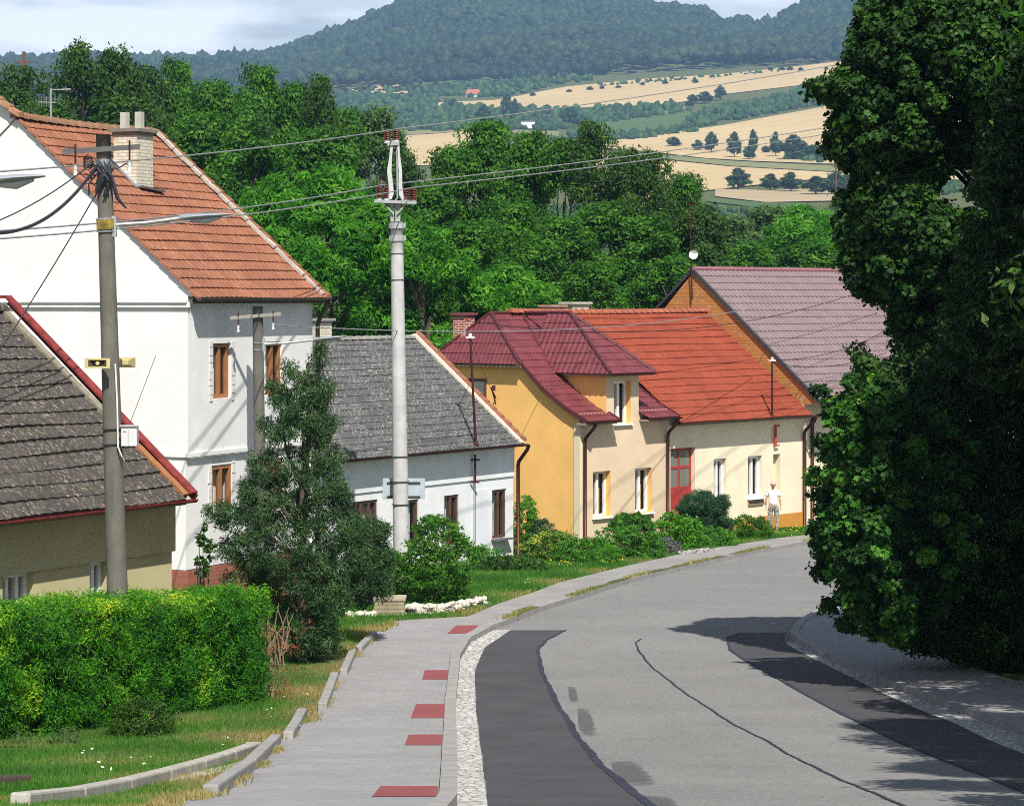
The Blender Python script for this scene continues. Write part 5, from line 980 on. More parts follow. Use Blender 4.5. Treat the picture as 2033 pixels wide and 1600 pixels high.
wire(OW, at3(645, .3, -.1), MT2+Vector((0,0,1.9)), .45, .012, GREYW, 'thin pale wire from the slim pole across the maroon roof to the brick gable')
wire(OW, W(908, 634, 75), W(1760, 560, 96), 1.0, .013, BLK, 'dark wire crossing the bright red and mauve roofs')
wire(OW, MT1, BRK, .1, .009, BLK, 'thin dark wire from the grey roof mast to the bracket on the orange gable')
wire(OW, MT2, W(1760, 655, 92), .3, .012, BLK, 'dark wire from the red roof mast up over the mauve roof')
wire(OW, MT2+Vector((0,0,-.1)), W(1760, 700, 92), .3, .012, BLK, 'lower dark wire from the red roof mast over the mauve roof')
wire(OW, at1(322, -.12, -.1), W(-80, 465, 30), .12, .009, BLK, 'thin black cable running left from the thick pole', n=16)
wire('thick_cable', at1(330, -.08, -.12), W(-100, 440, 26), .42, .022, BLK, 'thick twisted dark blue cable drooping left from the thick pole', n=30, cat='cable')
wire(OW, at1(384, -.09, -.14), W(-40, 755, 31.5), .05, .009, BLK, 'straight black stay cable slanting down left from the thick pole', n=8, cat='cable')
mb = MB(); a, b = at1(362, -.45, -.1), at1(343, -.2, -.1)
# small far posts
for px, r0, r1, Y in ((1660, 395, 318, 330), (1358, 520, 425, 118), (47, 190, 103, 160)):
    a = W(px, r0+60, Y); b = W(px, r1, Y); a.z = float(prof(Y)); o = empty('wooden_pole', a, {1660: 'thin reddish pole by the hedges at the foot of the wheat field', 1358: 'thin brown pole rising from the green wood above the red roof', 47: 'thin dark pole above the treetops at the left edge'}[px], 'pole')
    mb = MB(); mb.tube([a-Vector((0,0,.5)), b], [.16,.10], 8); mb.bar(b+Vector((-.6,0,-.6)), b+Vector((.6,0,-.6)), .1, .1); mb.build('shaft', paint('old_wood', (.14,.07,.05), .9), o)
# ---------------------------------------------------------------- person
def skinmesh(name, verts, edges, radii, mat, parent, sub=2, root=0):
    me = bpy.data.meshes.new(name); me.from_pydata([tuple(v) for v in verts], edges, []); o = bpy.data.objects.new(name, me); COL.objects.link(o)
    if parent: o.parent = parent
    m = o.modifiers.new('skin', 'SKIN'); m.use_smooth_shade = True
    for i, r in enumerate(radii):
        sv = me.skin_vertices[0].data[i]; sv.radius = r if isinstance(r, tuple) else (r, r); sv.use_root = (i == root)
    if sub: s_ = o.modifiers.new('sub', 'SUBSURF'); s_.levels = sub; s_.render_levels = sub
    me.materials.append(mat); return o
def person():
    Yp = 86.0; X = (1535-PX0)/FPX*Yp; o = empty('person', Vector((X, Yp, gz(X, Yp))), 'person in pink cap, white T-shirt and camouflage trousers standing by the cream house', 'person'); o.rotation_euler = (0, 0, math.radians(-12))
    SK = paint('skin', (.62,.36,.26), .6, .05); SH = paint('white_cotton', (.74,.73,.76), .85, .03); CM = M('camouflage'); n_ = CM.noise(9, 3, .6)
    CAM = CM.done(CM.ramp(n_, [(.40, (.50,.46,.37)), (.47, (.26,.26,.19)), (.53, (.07,.08,.06)), (.60, (.5,.48,.42))]), .9)
    V = [(0,0,.93),(0,-.01,1.08),(0,-.01,1.25),(0,0,1.38),(0,.0,1.45),(0,.015,1.50),            # pelvis..neck  0-5
         (-.17,0,1.37),(-.235,-.01,1.12),(-.255,.06,.88),(.17,0,1.37),(.235,-.01,1.12),(.25,.05,.88),  # arms 6-11
         (-.10,0,.88),(-.105,.02,.50),(-.10,-.05,.09),(.10,0,.88),(.115,.07,.50),(.12,.02,.09),(-.10,.06,.03),(.12,.13,.03)]
    E = [(0,1),(1,2),(2,3),(3,4),(4,5),(3,6),(6,7),(7,8),(3,9),(9,10),(10,11),(0,12),(12,13),(13,14),(0,15),(15,16),(16,17),(14,18),(17,19)]
    R = [(.13,.10),(.125,.09),(.14,.095),(.10,.075),.052,.048,.052,.040,.028,.052,.040,.028,.085,.058,.036,.085,.058,.036,.035,.035]
    body = skinmesh('body', V, E, R, SK, o)
    bm = bmesh.new(); bmesh.ops.create_uvsphere(bm, u_segments=20, v_segments=16, radius=1); me = bpy.data.meshes.new('head')
    for v in bm.verts:
        x, y, z = v.co; k = 1-.22*max(0, -z); v.co = Vector((x*.077*k, y*.098*k-.004, z*.115+1.595))
        if y > .5 and abs(x) < .2 and -.3 < z < .15: v.co.y += .018*(1-abs(x)*4)
    for s in (-1, 1): bmesh.ops.create_uvsphere(bm, u_segments=8, v_segments=6, radius=.022, matrix=Matrix.Translation((s*.078, -.005, 1.59)))
    bm.to_mesh(me); bm.free(); h = fin('head', me, None, None, SK); h.parent = o
    for q in me.polygons: q.use_smooth = True
    for nm, (dx, dy, dz, rr, c) in {'eye': (.03,.088,1.61,.010,(.05,.04,.03))}.items():
        for s in (-1, 1): mb = MB(); mb.tube([(s*dx, dy, dz), (s*dx, dy+.008, dz)], rr, 8); e_ = mb.build('eye', paint('eye', c)); e_.parent = h
    mb = MB(); mb.tube([(-.022,.088,1.545),(.022,.088,1.545)], .007, 6); e_ = mb.build('mouth', paint('lips', (.45,.15,.13))); e_.parent = h
    for s in (-1, 1):                        # hands: palm, four fingers, thumb
        w_ = Vector((s*.255, .06 if s < 0 else .05, .88)); hv = [w_, w_+Vector((0,.01,-.05)), w_+Vector((0,.012,-.085))]; he = [(0,1),(1,2)]; hr_ = [(.022,.028),(.02,.040),(.016,.040)]
        hh_ = skinmesh('hand', hv, he, hr_, SK, o, 1)
        for k, (dy, L) in enumerate(((-.030,.062),(-.010,.075),(.010,.080),(.030,.070))):
            b_ = w_+Vector((0, dy+.012, -.085)); skinmesh('finger', [b_+Vector((0,0,.01)), b_+Vector((-s*.004,0,-L*.5)), b_+Vector((-s*.018,.004,-L))], [(0,1),(1,2)], [.0095,.009,.0075], SK, hh_, 1)
        b_ = w_+Vector((0,.045,-.035)); skinmesh('thumb', [w_+Vector((0,.025,-.025)), b_+Vector((-s*.01,.01,-.02)), b_+Vector((-s*.02,.014,-.05))], [(0,1),(1,2)], [.012,.011,.009], SK, hh_, 1)
    skinmesh('t_shirt', [(0,0,.86),(0,-.01,1.08),(0,-.01,1.25),(0,0,1.385),(0,0,1.45),(-.175,0,1.375),(-.225,-.005,1.20),(.175,0,1.375),(.225,-.005,1.20)], [(0,1),(1,2),(2,3),(3,4),(3,5),(5,6),(3,7),(7,8)],
             [(.185,.145),(.165,.12),(.172,.12),(.13,.095),.066,.075,.082,.075,.082], SH, o)
    skinmesh('trousers', [(0,0,.97),(0,0,.90),(-.10,0,.82),(-.107,.02,.50),(-.10,-.05,.12),(.10,0,.82),(.117,.07,.50),(.12,.02,.12)], [(0,1),(1,2),(2,3),(3,4),(1,5),(5,6),(6,7)], [(.19,.145),(.20,.15),.118,.083,.068,.105,.083,.068], CAM, o)
    PK = paint('pink_cap', (.72,.34,.36), .8, .04); bm = bmesh.new(); bmesh.ops.create_uvsphere(bm, u_segments=20, v_segments=12, radius=1)
    bmesh.ops.delete(bm, geom=[v for v in bm.verts if v.co.z < -.2], context='VERTS')
    for v in bm.verts: v.co = Vector((v.co.x*.098, v.co.y*.120-.004, v.co.z*.122+1.618))
    me = bpy.data.meshes.new('cap'); bm.to_mesh(me); bm.free(); c_ = fin('cap', me, None, None, PK); c_.parent = o
    mb = MB(); rim = [(.08*math.cos(t), .085+.075*math.sin(t), 1.625+.01*math.sin(t)) for t in [math.pi*k/8 for k in range(9)]]; mb.face(rim); mb.face([(x, y, z-.008) for x, y, z in reversed(rim)]); b_ = mb.build('brim', PK); b_.parent = c_
    RS = paint('red_shoes', (.45,.06,.06), .6)
    for s, y in ((-1, -.05), (1, .02)): mb = MB(); x = s*.11; mb.tube([(x, y-.07, .045), (x, y+.05, .045), (x, y+.17, .03)], [.045,.048,.030], 10); q = mb.build('shoe', RS, smooth=True); q.parent = o
    HR = paint('auburn_hair', (.28,.07,.04), .6); skinmesh('hair', [(0,-.055,1.60),(0,-.075,1.54),(0,-.075,1.47)], [(0,1),(1,2)], [(.072,.045),(.062,.035),(.035,.02)], HR, o, 1)
person()
# ---------------------------------------------------------------- plants
def plant(name, poly, Y, depth, n, cr, per, size, mat, label, cat, group=None, shape='quad', up=.35, jit=.6, trunk=None, rb=None, inner=.35, sq=.75, droop=0., kd=1.1, extra=None, inset=.75, tmat=None, crnd=.55):
    C = outline(poly, Y, depth, n, cr, inner, kd, inset)
    for ep, en in (extra or []): C = np.concatenate([C, outline(ep, Y+.3, depth, en, cr, inner, kd, .3)])
    R = cr*(.75+.5*RG.random(len(C))); rbv = rb(C) if rb else None
    P, N, s, r = clump_leaves(C, R, per, size, up=up, jit=jit, sq=sq, rbias=rbv, crnd=crnd); gy = float(prof(Y)); k = P[:, 2] > prof(P[:, 1])+.02; P, N, s, r = P[k], N[k], s[k], r[k]
    xs = [p[0] for p in poly]; cx = (min(xs)+max(xs))/2; o = empty(name, Vector(((cx-PX0)/FPX*Y, Y, gy)), label, cat, group)
    fin('crown' if trunk else 'foliage', leaf_mesh('foliage', P, N, s, r, shape, droop), o, None, mat)
    mb = MB(); rd = random.Random(n)
    if trunk: wood(mb, trunk[0], trunk[1], trunk[2], C[RG.choice(len(C), min(len(C), 26), False)], trunk[3] if len(trunk) > 3 else 12, n)
    else:
        b = Vector(((cx-PX0)/FPX*Y, Y, gy-.1))
        for t in C[RG.choice(len(C), min(len(C), 9), False)]: t = Vector(t); mb.tube([b+Vector((rd.uniform(-.1,.1), rd.uniform(-.1,.1), 0)), b.lerp(t, .5)+Vector((0,0,.05)), t], [.02,.014,.005], 5)
    mb.build('trunk' if trunk else 'stems', tmat or BARK, o); return o
def ell(x0, x1, y0, y1, flat=.25, n=14):
    cx, rx = (x0+x1)/2, (x1-x0)/2; yb = y1; cy = y0+(y1-y0)*(.5+flat*.3); ry0 = cy-y0; ry1 = y1-cy
    return [(cx+rx*math.cos(t)*(1 if math.sin(t) > 0 else .95), cy-(ry0 if math.sin(t) > 0 else ry1)*math.copysign(abs(math.sin(t))**(.85 if math.sin(t) > 0 else .6), math.sin(t))) for t in [2*math.pi*k/n for k in range(n)]]
def bush(x0, x1, y0, y1, mat, label, name='shrub', cat='shrub', Y=None, size=.09, dens=1., cr=.16, group='shrubs in the front gardens', shape='quad', yb=None, depth=.6, **k):
    Y = Y or yrow(yb or y1); s = Y/FPX; area = (x1-x0)*(y1-y0)*s*s; n = max(14, int(area/(cr*cr)*1.6)); per = int(max(20, 4.2*dens*area*2.2/(n*size*size*.5)))
    k.setdefault('inset', .4); cr *= .85; return plant(name, ell(x0-6, x1+6, y0-6, y1+2), Y, depth, int(n*1.3), cr, min(per, 700), size, mat, label, cat, group, shape, **k)
# big thuja hedge on the left
HF = Fr(0, 30, .36); HL, HR_ = HF.on(-330, 1490)[0], HF.on(535, 1400)[0]
def hedge():
    n = 1500; u = RG.uniform(HL, HR_, n); t = RG.random(n); topz = lambda u: CZ-3.68-.085*u*0.93+.035*np.sin(u*3.3)+.03*np.sin(u*7.1); gzv = prof(HF.o.y+HF.d.y*u)
    kind = RG.random(n); zz = gzv+.1+(topz(u)-gzv-.14)*t; vv = .11+.03*np.sin(u*4.1+zz*3)+.03*np.sin(u*9-zz*7)+.05*RG.normal(size=n); top = kind < .22; vv = np.where(top, RG.uniform(.1, 1.0, n), vv); e_ = (kind > .22) & (kind < .29); u = np.where(e_, HR_-.05+.05*RG.normal(size=n), u); gzv = prof(HF.o.y+HF.d.y*u); zz = gzv+.1+(topz(u)-gzv-.14)*t; zz = np.where(top, topz(u)-.08, zz); vv = np.where(e_, RG.uniform(.1, 1, n), vv)
    C = np.stack([HF.o.x+HF.d.x*u+HF.n.x*vv, HF.o.y+HF.d.y*u+HF.n.y*vv, zz], 1)
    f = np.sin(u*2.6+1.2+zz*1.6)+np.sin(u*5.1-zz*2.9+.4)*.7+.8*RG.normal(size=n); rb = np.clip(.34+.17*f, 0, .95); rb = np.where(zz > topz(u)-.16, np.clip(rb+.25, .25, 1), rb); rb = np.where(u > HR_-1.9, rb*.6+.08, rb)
    P, N, s, r = clump_leaves(C, .09+.10*RG.random(n), 110, .062, up=.45, jit=.7, sq=.9, rbias=rb, crnd=.62)
    o = empty('hedge', HF.P((HL+HR_)/2, .5, float(prof(32))), 'dense clipped green and yellow hedge along the left garden', 'hedge'); fin('foliage', leaf_mesh('foliage', P, N, s, r, 'long'), o, None, L_HEDGE)
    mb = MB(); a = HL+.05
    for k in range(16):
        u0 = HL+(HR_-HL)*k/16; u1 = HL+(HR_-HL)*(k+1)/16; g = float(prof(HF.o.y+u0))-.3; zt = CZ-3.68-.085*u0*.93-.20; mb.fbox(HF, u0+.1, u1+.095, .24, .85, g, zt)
    mb.build('light_block_core', paint('dark_core_paint', (.010,.022,.006), 1, .4), o)  # opaque dark core added inside the hedge to stop light leaking through
    # dry dead end of the hedge
    C = np.stack([HF.o.x+HF.d.x*(HR_+.25)+.22*RG.normal(size=26), HF.o.y+HF.d.y*(HR_+.25)+.3*RG.normal(size=26), prof(37.3)+RG.uniform(.15, 1.2, 26)], 1); P, N, s, r = clump_leaves(C, np.full(26, .13), 34, .06, crnd=.3)
    d = empty('dead_thuja', HF.P(HR_+.25, .3, float(prof(37.4))), 'dead rusty brown thuja with bare pale twigs at the right end of the hedge', 'dead shrub'); fin('foliage', leaf_mesh('foliage', P, N, s, r, 'long'), d, None, leafmat('rusty_dead_leaves', [(0, (.06,.022,.010)), (.5, (.16,.06,.03)), (.8, (.30,.10,.06)), (1, (.22,.16,.08))], .1))
    mb = MB(); b = HF.P(HR_+.25, .1, float(prof(37.4))-.1); rd = random.Random(2)
    mb.tube([b, b+Vector((.0,0,.7)), b+Vector((-.06,0,1.5))], [.055,.04,.02], 7)
    for k in range(13):
        q = b+Vector((rd.uniform(-.1,.25), -.15, rd.uniform(.2,1.0))); w_ = q+Vector((rd.uniform(-.35,.5), -.1, rd.uniform(.3,.75))); mb.tube([q, q.lerp(w_, .5)+Vector((rd.uniform(-.08,.08),0,.03)), w_], [.014,.010,.005], 5)
    mb.build('branches', TWIG, d)
hedge()
# juniper in the middle
JP = [(643,678),(650,715),(640,745),(668,770),(645,800),(678,840),(655,865),(700,915),(668,925),(712,985),(680,995),(745,1060),(705,1060),(735,1130),(690,1140),(700,1200),(670,1230),(682,1290),(645,1300),(640,1345),(590,1350),(572,1290),(540,1260),(548,1200),(490,1195),(515,1165),(430,1155),(475,1125),(410,1090),(465,1065),(392,1012),(450,1000),(480,1010),(455,960),(510,955),(488,905),(540,890),(505,840),(548,825),(525,770),(560,755),(562,700),(572,682),(586,712),(602,745),(622,705)]
plant('juniper_tree', JP, 43.5, 1.25, 820, .13, 115, .078, L_CONI, 'tall blue-green juniper with two pointed tops standing behind the hedge end', 'conifer', None, 'long', up=.1, jit=.8, trunk=(W(600,1370,43.5), W(612,720,43.5), .10, 22), sq=1.1, droop=.5, inset=.3)
plant('juniper_tree', [(680,1010),(715,1018),(748,1030),(780,1040),(775,1080),(800,1110),(780,1150),(788,1190),(730,1212),(690,1205),(680,1120),(670,1030)], 47, .8, 220, .14, 105, .08, L_CONI, 'low spreading dark conifer pressed against the right side of the tall juniper', 'conifer', None, 'long', up=.1, jit=.8, sq=1., trunk=(W(735,1200,47), W(735,1010,47), .05, 12))
# bushes by the pale pole
bush(803, 935, 1026, 1206, L_MID, 'big round dark green bush at the foot of the pale power pole', Y=56, size=.085, cr=.17, depth=.9, group=None)
bush(690, 815, 1090, 1212, L_MID, 'leafy dark bush left of the pale power pole, behind the stone pillar', Y=57, size=.085, cr=.17, depth=.8, group=None)
bush(922, 1002, 1088, 1140, L_SHRUB, 'small dark shrub under the windows of the grey-roofed cottage', Y=70)
bush(925, 1092, 1106, 1176, L_DARK, 'low wide grassy shrub before the white cottage front', Y=67, size=.1)
bush(1020, 1066, 985, 1115, L_LIME, 'bright lime green conical thuja at the corner of the orange gable', 'thuja', 'conifer', Y=74, cr=.13, size=.07)
bush(1050, 1104, 1034, 1118, L_BOX, 'small dark green cone beside the bright thuja', 'conifer_shrub', 'conifer', Y=73, cr=.13, size=.07)
bush(1030, 1165, 1060, 1158, L_YEL, 'yellow and reddish speckled shrub in front of the orange gable', Y=71.5, size=.09)
bush(1095, 1200, 1072, 1158, L_SHRUB, 'green shrub right of the yellow speckled one', Y=70.5, size=.08)
bush(1160, 1322, 1046, 1144, L_SHRUB, 'wide bright green shrub below the orange house front', Y=72.5, size=.085, up=.7)
bush(1188, 1234, 1086, 1133, L_LIME, 'small clipped light green ball at the path edge', 'clipped_shrub', Y=70.2, size=.05, cr=.10, depth=.3)
bush(1300, 1348, 1070, 1112, L_LAV, 'grey purple faded lavender mound by the path', 'lavender', 'plant', Y=74.5, size=.05, cr=.10)
bush(1290, 1400, 1022, 1092, L_LIME, 'bright leafy bush between the planter and the yew', Y=77, size=.10)
bush(1375, 1460, 1050, 1096, L_SHRUB, 'low bright leafy plants at the foot of the rounded yew', Y=78.5, size=.09)
plant('yew_shrub', [(1348,1062),(1345,1010),(1358,985),(1385,974),(1410,978),(1420,990),(1428,978),(1442,982),(1450,1010),(1449,1055),(1420,1068),(1380,1072)], 81.5, .8, 330, .15, 260, .065, L_BOX, 'rounded dense blue-green yew with two humps before the cream house', 'shrub', 'shrubs in the front gardens', 'long', up=.8, inset=.25, kd=2.2)
bush(1440, 1528, 1026, 1084, L_MID, 'small dark green shrub left of the standing person', Y=82.5, size=.08)
plant('climbing_plant', [(1205,1062),(1208,1032),(1228,1018),(1260,1015),(1290,1020),(1300,1045),(1300,1085),(1285,1080),(1276,1052),(1222,1050),(1214,1068)], 76.5, .5, 70, .13, 150, .09, L_MID, 'leafy climber covering the top of the brown garden box', 'plant')
bx = W(1250, 1078, 76.5); o = empty('garden_box', Vector((bx.x, 76.5, float(prof(76.5)))), 'brown wooden box or well cover hidden under the climber', 'planter'); mb = MB(); g = float(prof(76.5)); mb.box(bx.x-.42, bx.x+.42, 76.1, 76.8, g, g+.62); mb.build('box', paint('brown_box', (.10,.045,.03), .7), o); mb = MB(); mb.box(bx.x-.5, bx.x+.5, 76.05, 76.9, g+.621, g+.68); mb.build('lid', paint('brown_lid', (.14,.06,.04), .7), o)
# weeds and small plants on the left
plant('sapling', [(392,1145),(386,1100),(395,1052),(408,1040),(418,1060),(428,1075),(420,1110),(425,1145)], 41, .2, 34, .05, 8, .10, L_DARK, 'thin dark sapling in front of the white house wall', 'sapling', None, 'oval', up=.1, kd=.3, inset=.2)
bush(215, 345, 1390, 1482, L_DARK, 'low fine dark green shrub at the foot of the hedge', Y=31.2, size=.035, cr=.10, depth=.35, group=None)
for x0, x1, y0, y1, lb in ((10, 70, 1455, 1497, 'tuft of grey green leaves in the flower bed at the left edge'), (95, 165, 1450, 1492, 'pale leafy tuft in the flower bed under the hedge')): bush(x0, x1, y0, y1, L_PALE, lb, 'bed_plant', 'plant', Y=29.6, size=.05, cr=.07, depth=.15, group=None, shape='long')
bush(370, 425, 1518, 1552, L_SHRUB, 'small weed growing on top of the low pale wall', 'weed', 'weed', size=.045, cr=.05, depth=.12, group=None, shape='oval', Y=27.2)
bush(62, 100, 1560, 1592, L_SHRUB, 'weed clump at the lower left lawn edge', 'weed', 'weed', size=.04, cr=.05, depth=.12, group=None, shape='oval', Y=22.3)
# stone pillar and white rubble edging
GPX = lambda x, r: gp(x, r)
STN = brickmat('sandstone_courses', (.38,.33,.20), (.44,.40,.28), (.16,.14,.09), .5, .075, .012); a, b = GPX(743, 1230), GPX(804, 1228); o = empty('stone_pillar', a.lerp(b, .5), 'short square pillar of flat sandstone courses by the path', 'pillar')
mb = MB(); hh_ = .42
for k in range(6): j = .012*((k*7) % 3-1); mb.box(a.x+j, b.x-j*.5, a.y, a.y+.55, a.z-.1+k*hh_/5.2, a.z-.1+(k+.93)*hh_/5.2)
mb.build('shaft', concrete('sandstone', (.33,.29,.19), .6), o); mb = MB(); mb.box(a.x-.02, b.x+.02, a.y-.02, a.y+.57, a.z+.395, a.z+.455); mb.build('cap', concrete('pillar_cap', (.42,.38,.27), .4), o)
def rubble(pts, label, n, h, mat, name='rubble_wall', size=.095):
    mb = MB(); rd = random.Random(n)
    for k in range(n):
        t = rd.random()*(len(pts)-1); i = int(t); p = gp(*pts[i]).lerp(gp(*pts[min(i+1, len(pts)-1)]), t-i); p += Vector((rd.uniform(-.1,.1), rd.uniform(-.16,.16), rd.uniform(.02, h))); s = size*rd.uniform(.5,1.1)
        bm = bmesh.new(); bmesh.ops.create_icosphere(bm, subdivisions=1, radius=s); R_ = Matrix.Rotation(rd.uniform(0,6), 3, 'Z')
        base = len(mb.v)
        for v in bm.verts: c_ = R_ @ Vector((v.co.x*1.2, v.co.y*.8, v.co.z*.65))*rd.uniform(.8,1.2); mb.v.append(tuple(p+c_))
        for f in bm.faces: mb.f.append(tuple(base+v.index for v in f.verts)); mb.m.append(0); mb.uv.append(None)
        bm.free()
    o = mb.build(name, mat, None, gp(*pts[0])); tag(o, label, 'rubble edging'); return o
WSTONE = concrete('white_limestone', (.58,.54,.47), .4)
rubble([(806,1226),(840,1224),(880,1222),(920,1216),(965,1206)], 'row of rough white stones edging the grass right of the stone pillar', 380, .24, WSTONE); rubble([(694,1230),(715,1230),(742,1230)], 'short row of rough white stones left of the stone pillar', 50, .14, WSTONE)
rubble([(1352,1106),(1390,1102),(1430,1097)], 'low grey stone edging beside the path below the yew', 60, .18, concrete('grey_stone', (.34,.33,.31), .4))
rubble([(1840,1300),(1920,1338),(2033,1372),(2150,1420)], 'low line of mossy stones between right pavement and dark hedge', 90, .10, concrete('mossy_stone', (.22,.21,.17), .5), size=.09)
# grass blades over the verges, as one ground cover
def grass():
    n = 400000; Y = 17+75*RG.random(n)**1.5; X = RG.uniform(-1, 1, n); l = SWL(Y); X = np.where(RG.random(n) < .022, np.where(Y > 51.5, KO(Y)-.09+.05*RG.normal(size=n)+300*(np.sin(Y*1.1) < .2), SWL(Y)+.02+.07*np.abs(RG.normal(size=n))+300*(np.sin(Y*2.3)+.5*np.sin(Y*5) < .1)), l-.02-np.abs(X)*np.where(Y < 40, 4.2, 7)); k = (X > -8.5) & ((X-PX0*0)/Y*FPX+PX0 > -60)
    X, Y, l = X[k], Y[k], l[k]; d = SWL(Y)-X; dry = np.clip(.46+.55*np.exp(-d/.62)*np.clip(1.2-(Y-38)*.02, .3, 1)+.12*np.sin(X*2.2+Y*.9)+.14*np.sin(X*.8-Y*1.7), 0, 1); dry = np.where((Y > 50), dry-.12, dry)
    m = len(X); h = np.where(Y < 45, .055, .085)*(.5+RG.random(m)); a = RG.uniform(0, 6.28, m); w_ = np.where(Y < 45, .007, .014); z = prof(Y)+.06
    z = np.where(X > l, z+.05, z); base = np.stack([X, Y, z], 1); s = np.stack([np.cos(a), np.sin(a), 0*a], 1)*w_[:, None]; tip = base+np.stack([RG.normal(size=m)*.35*h, RG.normal(size=m)*.35*h, h], 1)
    V = np.stack([base-s, base+s, tip], 1).reshape(-1, 3); me = bpy.data.meshes.new('grass'); me.vertices.add(len(V)); me.vertices.foreach_set('co', V.astype(np.float32).ravel()); me.loops.add(len(V)); me.loops.foreach_set('vertex_index', np.arange(len(V), dtype=np.int32))
    me.polygons.add(m); me.polygons.foreach_set('loop_start', np.arange(0, 3*m, 3, dtype=np.int32)); me.polygons.foreach_set('loop_total', np.full(m, 3, np.int32)); me.update()
    at = me.attributes.new('rnd', 'FLOAT', 'FACE'); at.data.foreach_set('value', np.clip(dry*.75+.3*(RG.random(m)-.25), 0, 1).astype(np.float32)); tag(fin('grass', me, None, None, GRASSM), kind='stuff')
grass()
def flowers(name, spots, n, sp, size, col):
    P = []
    for px, r in spots:
        for k in range(n):
            x, y = px+RG.normal()*sp[0], r+RG.normal()*sp[1]; q = gp(x, r if y < 1046 else y); P.append((q.x, q.y, q.z+.13+RG.random()*.05))
    P = np.array(P); m = len(P); N = unit(np.array([[.1,-.7,.8]])+.3*RG.normal(size=(m, 3))); tag(fin(name, leaf_mesh(name, P, N, size*(.6+.7*RG.random(m)), RG.random(m), 'oval'), None, None, leafmat(name, [(0, sc(col, .8)), (1, col)], .2)), kind='stuff')
flowers('wild_flowers', [(160,1520),(210,1555),(280,1540),(540,1430),(570,1460),(600,1410),(480,1500),(950,1190),(1040,1170)], 3, (26, 9), .035, (.75,.75,.70))
flowers('yellow_flowers', [(1560,1062),(1590,1058),(1130,1125),(1210,1122),(1100,1120)], 16, (16, 5), .07, (.6,.5,.05))
# ---- trees on the right
g0 = lambda x, y: float(prof(y))
MP = [(1700,-60),(1712,0),(1688,50),(1678,90),(1672,130),(1640,150),(1600,158),(1612,190),(1650,215),(1645,250),(1630,300),(1665,330),(1690,360),(1650,390),(1655,440),(1672,500),(1660,540),(1690,580),(1730,600),(1745,640),(1790,700),(1830,760),(1900,760),(1990,700),(2000,560),(1990,430),(1960,400),(1900,420),(1860,380),(1900,330),(1960,350),(2020,280),(2060,230),(2150,160),(2200,-60)]
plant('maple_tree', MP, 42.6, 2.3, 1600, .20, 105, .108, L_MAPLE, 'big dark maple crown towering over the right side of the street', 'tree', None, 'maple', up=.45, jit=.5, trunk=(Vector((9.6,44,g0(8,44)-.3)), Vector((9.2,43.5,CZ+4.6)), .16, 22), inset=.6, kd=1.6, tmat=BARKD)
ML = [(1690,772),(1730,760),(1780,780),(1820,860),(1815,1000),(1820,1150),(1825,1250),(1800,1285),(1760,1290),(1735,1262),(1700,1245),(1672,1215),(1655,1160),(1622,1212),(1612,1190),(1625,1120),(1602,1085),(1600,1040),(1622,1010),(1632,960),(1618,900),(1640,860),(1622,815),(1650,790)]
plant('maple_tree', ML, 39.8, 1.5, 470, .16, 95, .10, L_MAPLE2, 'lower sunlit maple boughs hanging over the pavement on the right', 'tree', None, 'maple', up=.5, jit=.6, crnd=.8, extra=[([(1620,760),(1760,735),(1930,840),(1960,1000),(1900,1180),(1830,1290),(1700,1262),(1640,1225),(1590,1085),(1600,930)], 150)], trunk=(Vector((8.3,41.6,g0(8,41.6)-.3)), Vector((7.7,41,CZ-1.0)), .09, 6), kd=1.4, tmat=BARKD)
plant('hornbeam_shrub', [(1685,700),(1665,690),(1690,680),(1660,655),(1700,672),(1740,690),(1770,720),(1830,720),(1870,780),(1860,830),(1780,830),(1720,790),(1700,745)], 42.5, .9, 110, .20, 110, .10, L_HBEAM, 'small-leaved twigs sticking out left between the two maple crowns', 'shrub', None, 'quad', up=.3, trunk=(Vector((7.6,43.2,g0(8,43)-.3)), Vector((7.2,42.8,CZ-1.6)), .08, 14), tmat=BARKD)
plant('linden_tree', [(2080,60),(2030,80),(1990,110),(1960,170),(1950,250),(1935,330),(1910,420),(1900,500),(1890,560),(1860,620),(1850,700),(1880,760),(2000,780),(2200,780),(2250,500),(2230,200)], 37, 1.6, 620, .19, 90, .105, L_LINDEN, 'linden with pale speckled leaves at the right edge of the picture', 'tree', None, 'quad', up=.4, trunk=(Vector((9.0,38,g0(9,38)-.3)), Vector((8.6,37.4,CZ+2.5)), .14, 5), tmat=BARKD)
plant('tall_hedge', [(1770,660),(1850,640),(2000,620),(2150,610),(2170,1430),(2100,1405),(2033,1368),(1940,1335),(1860,1310),(1770,1296),(1745,1200),(1740,1000),(1750,850),(1750,740)], 42.5, 1.3, 2300, .19, 110, .09, L_HBEAM, 'dark shaded wall of hornbeam hedge along the right pavement', 'hedge', None, 'quad', up=.3, trunk=(Vector((8.6,41,g0(8.6,41)-.3)), Vector((8.4,41,CZ-1.5)), .07, 3), kd=2, tmat=BARKD)
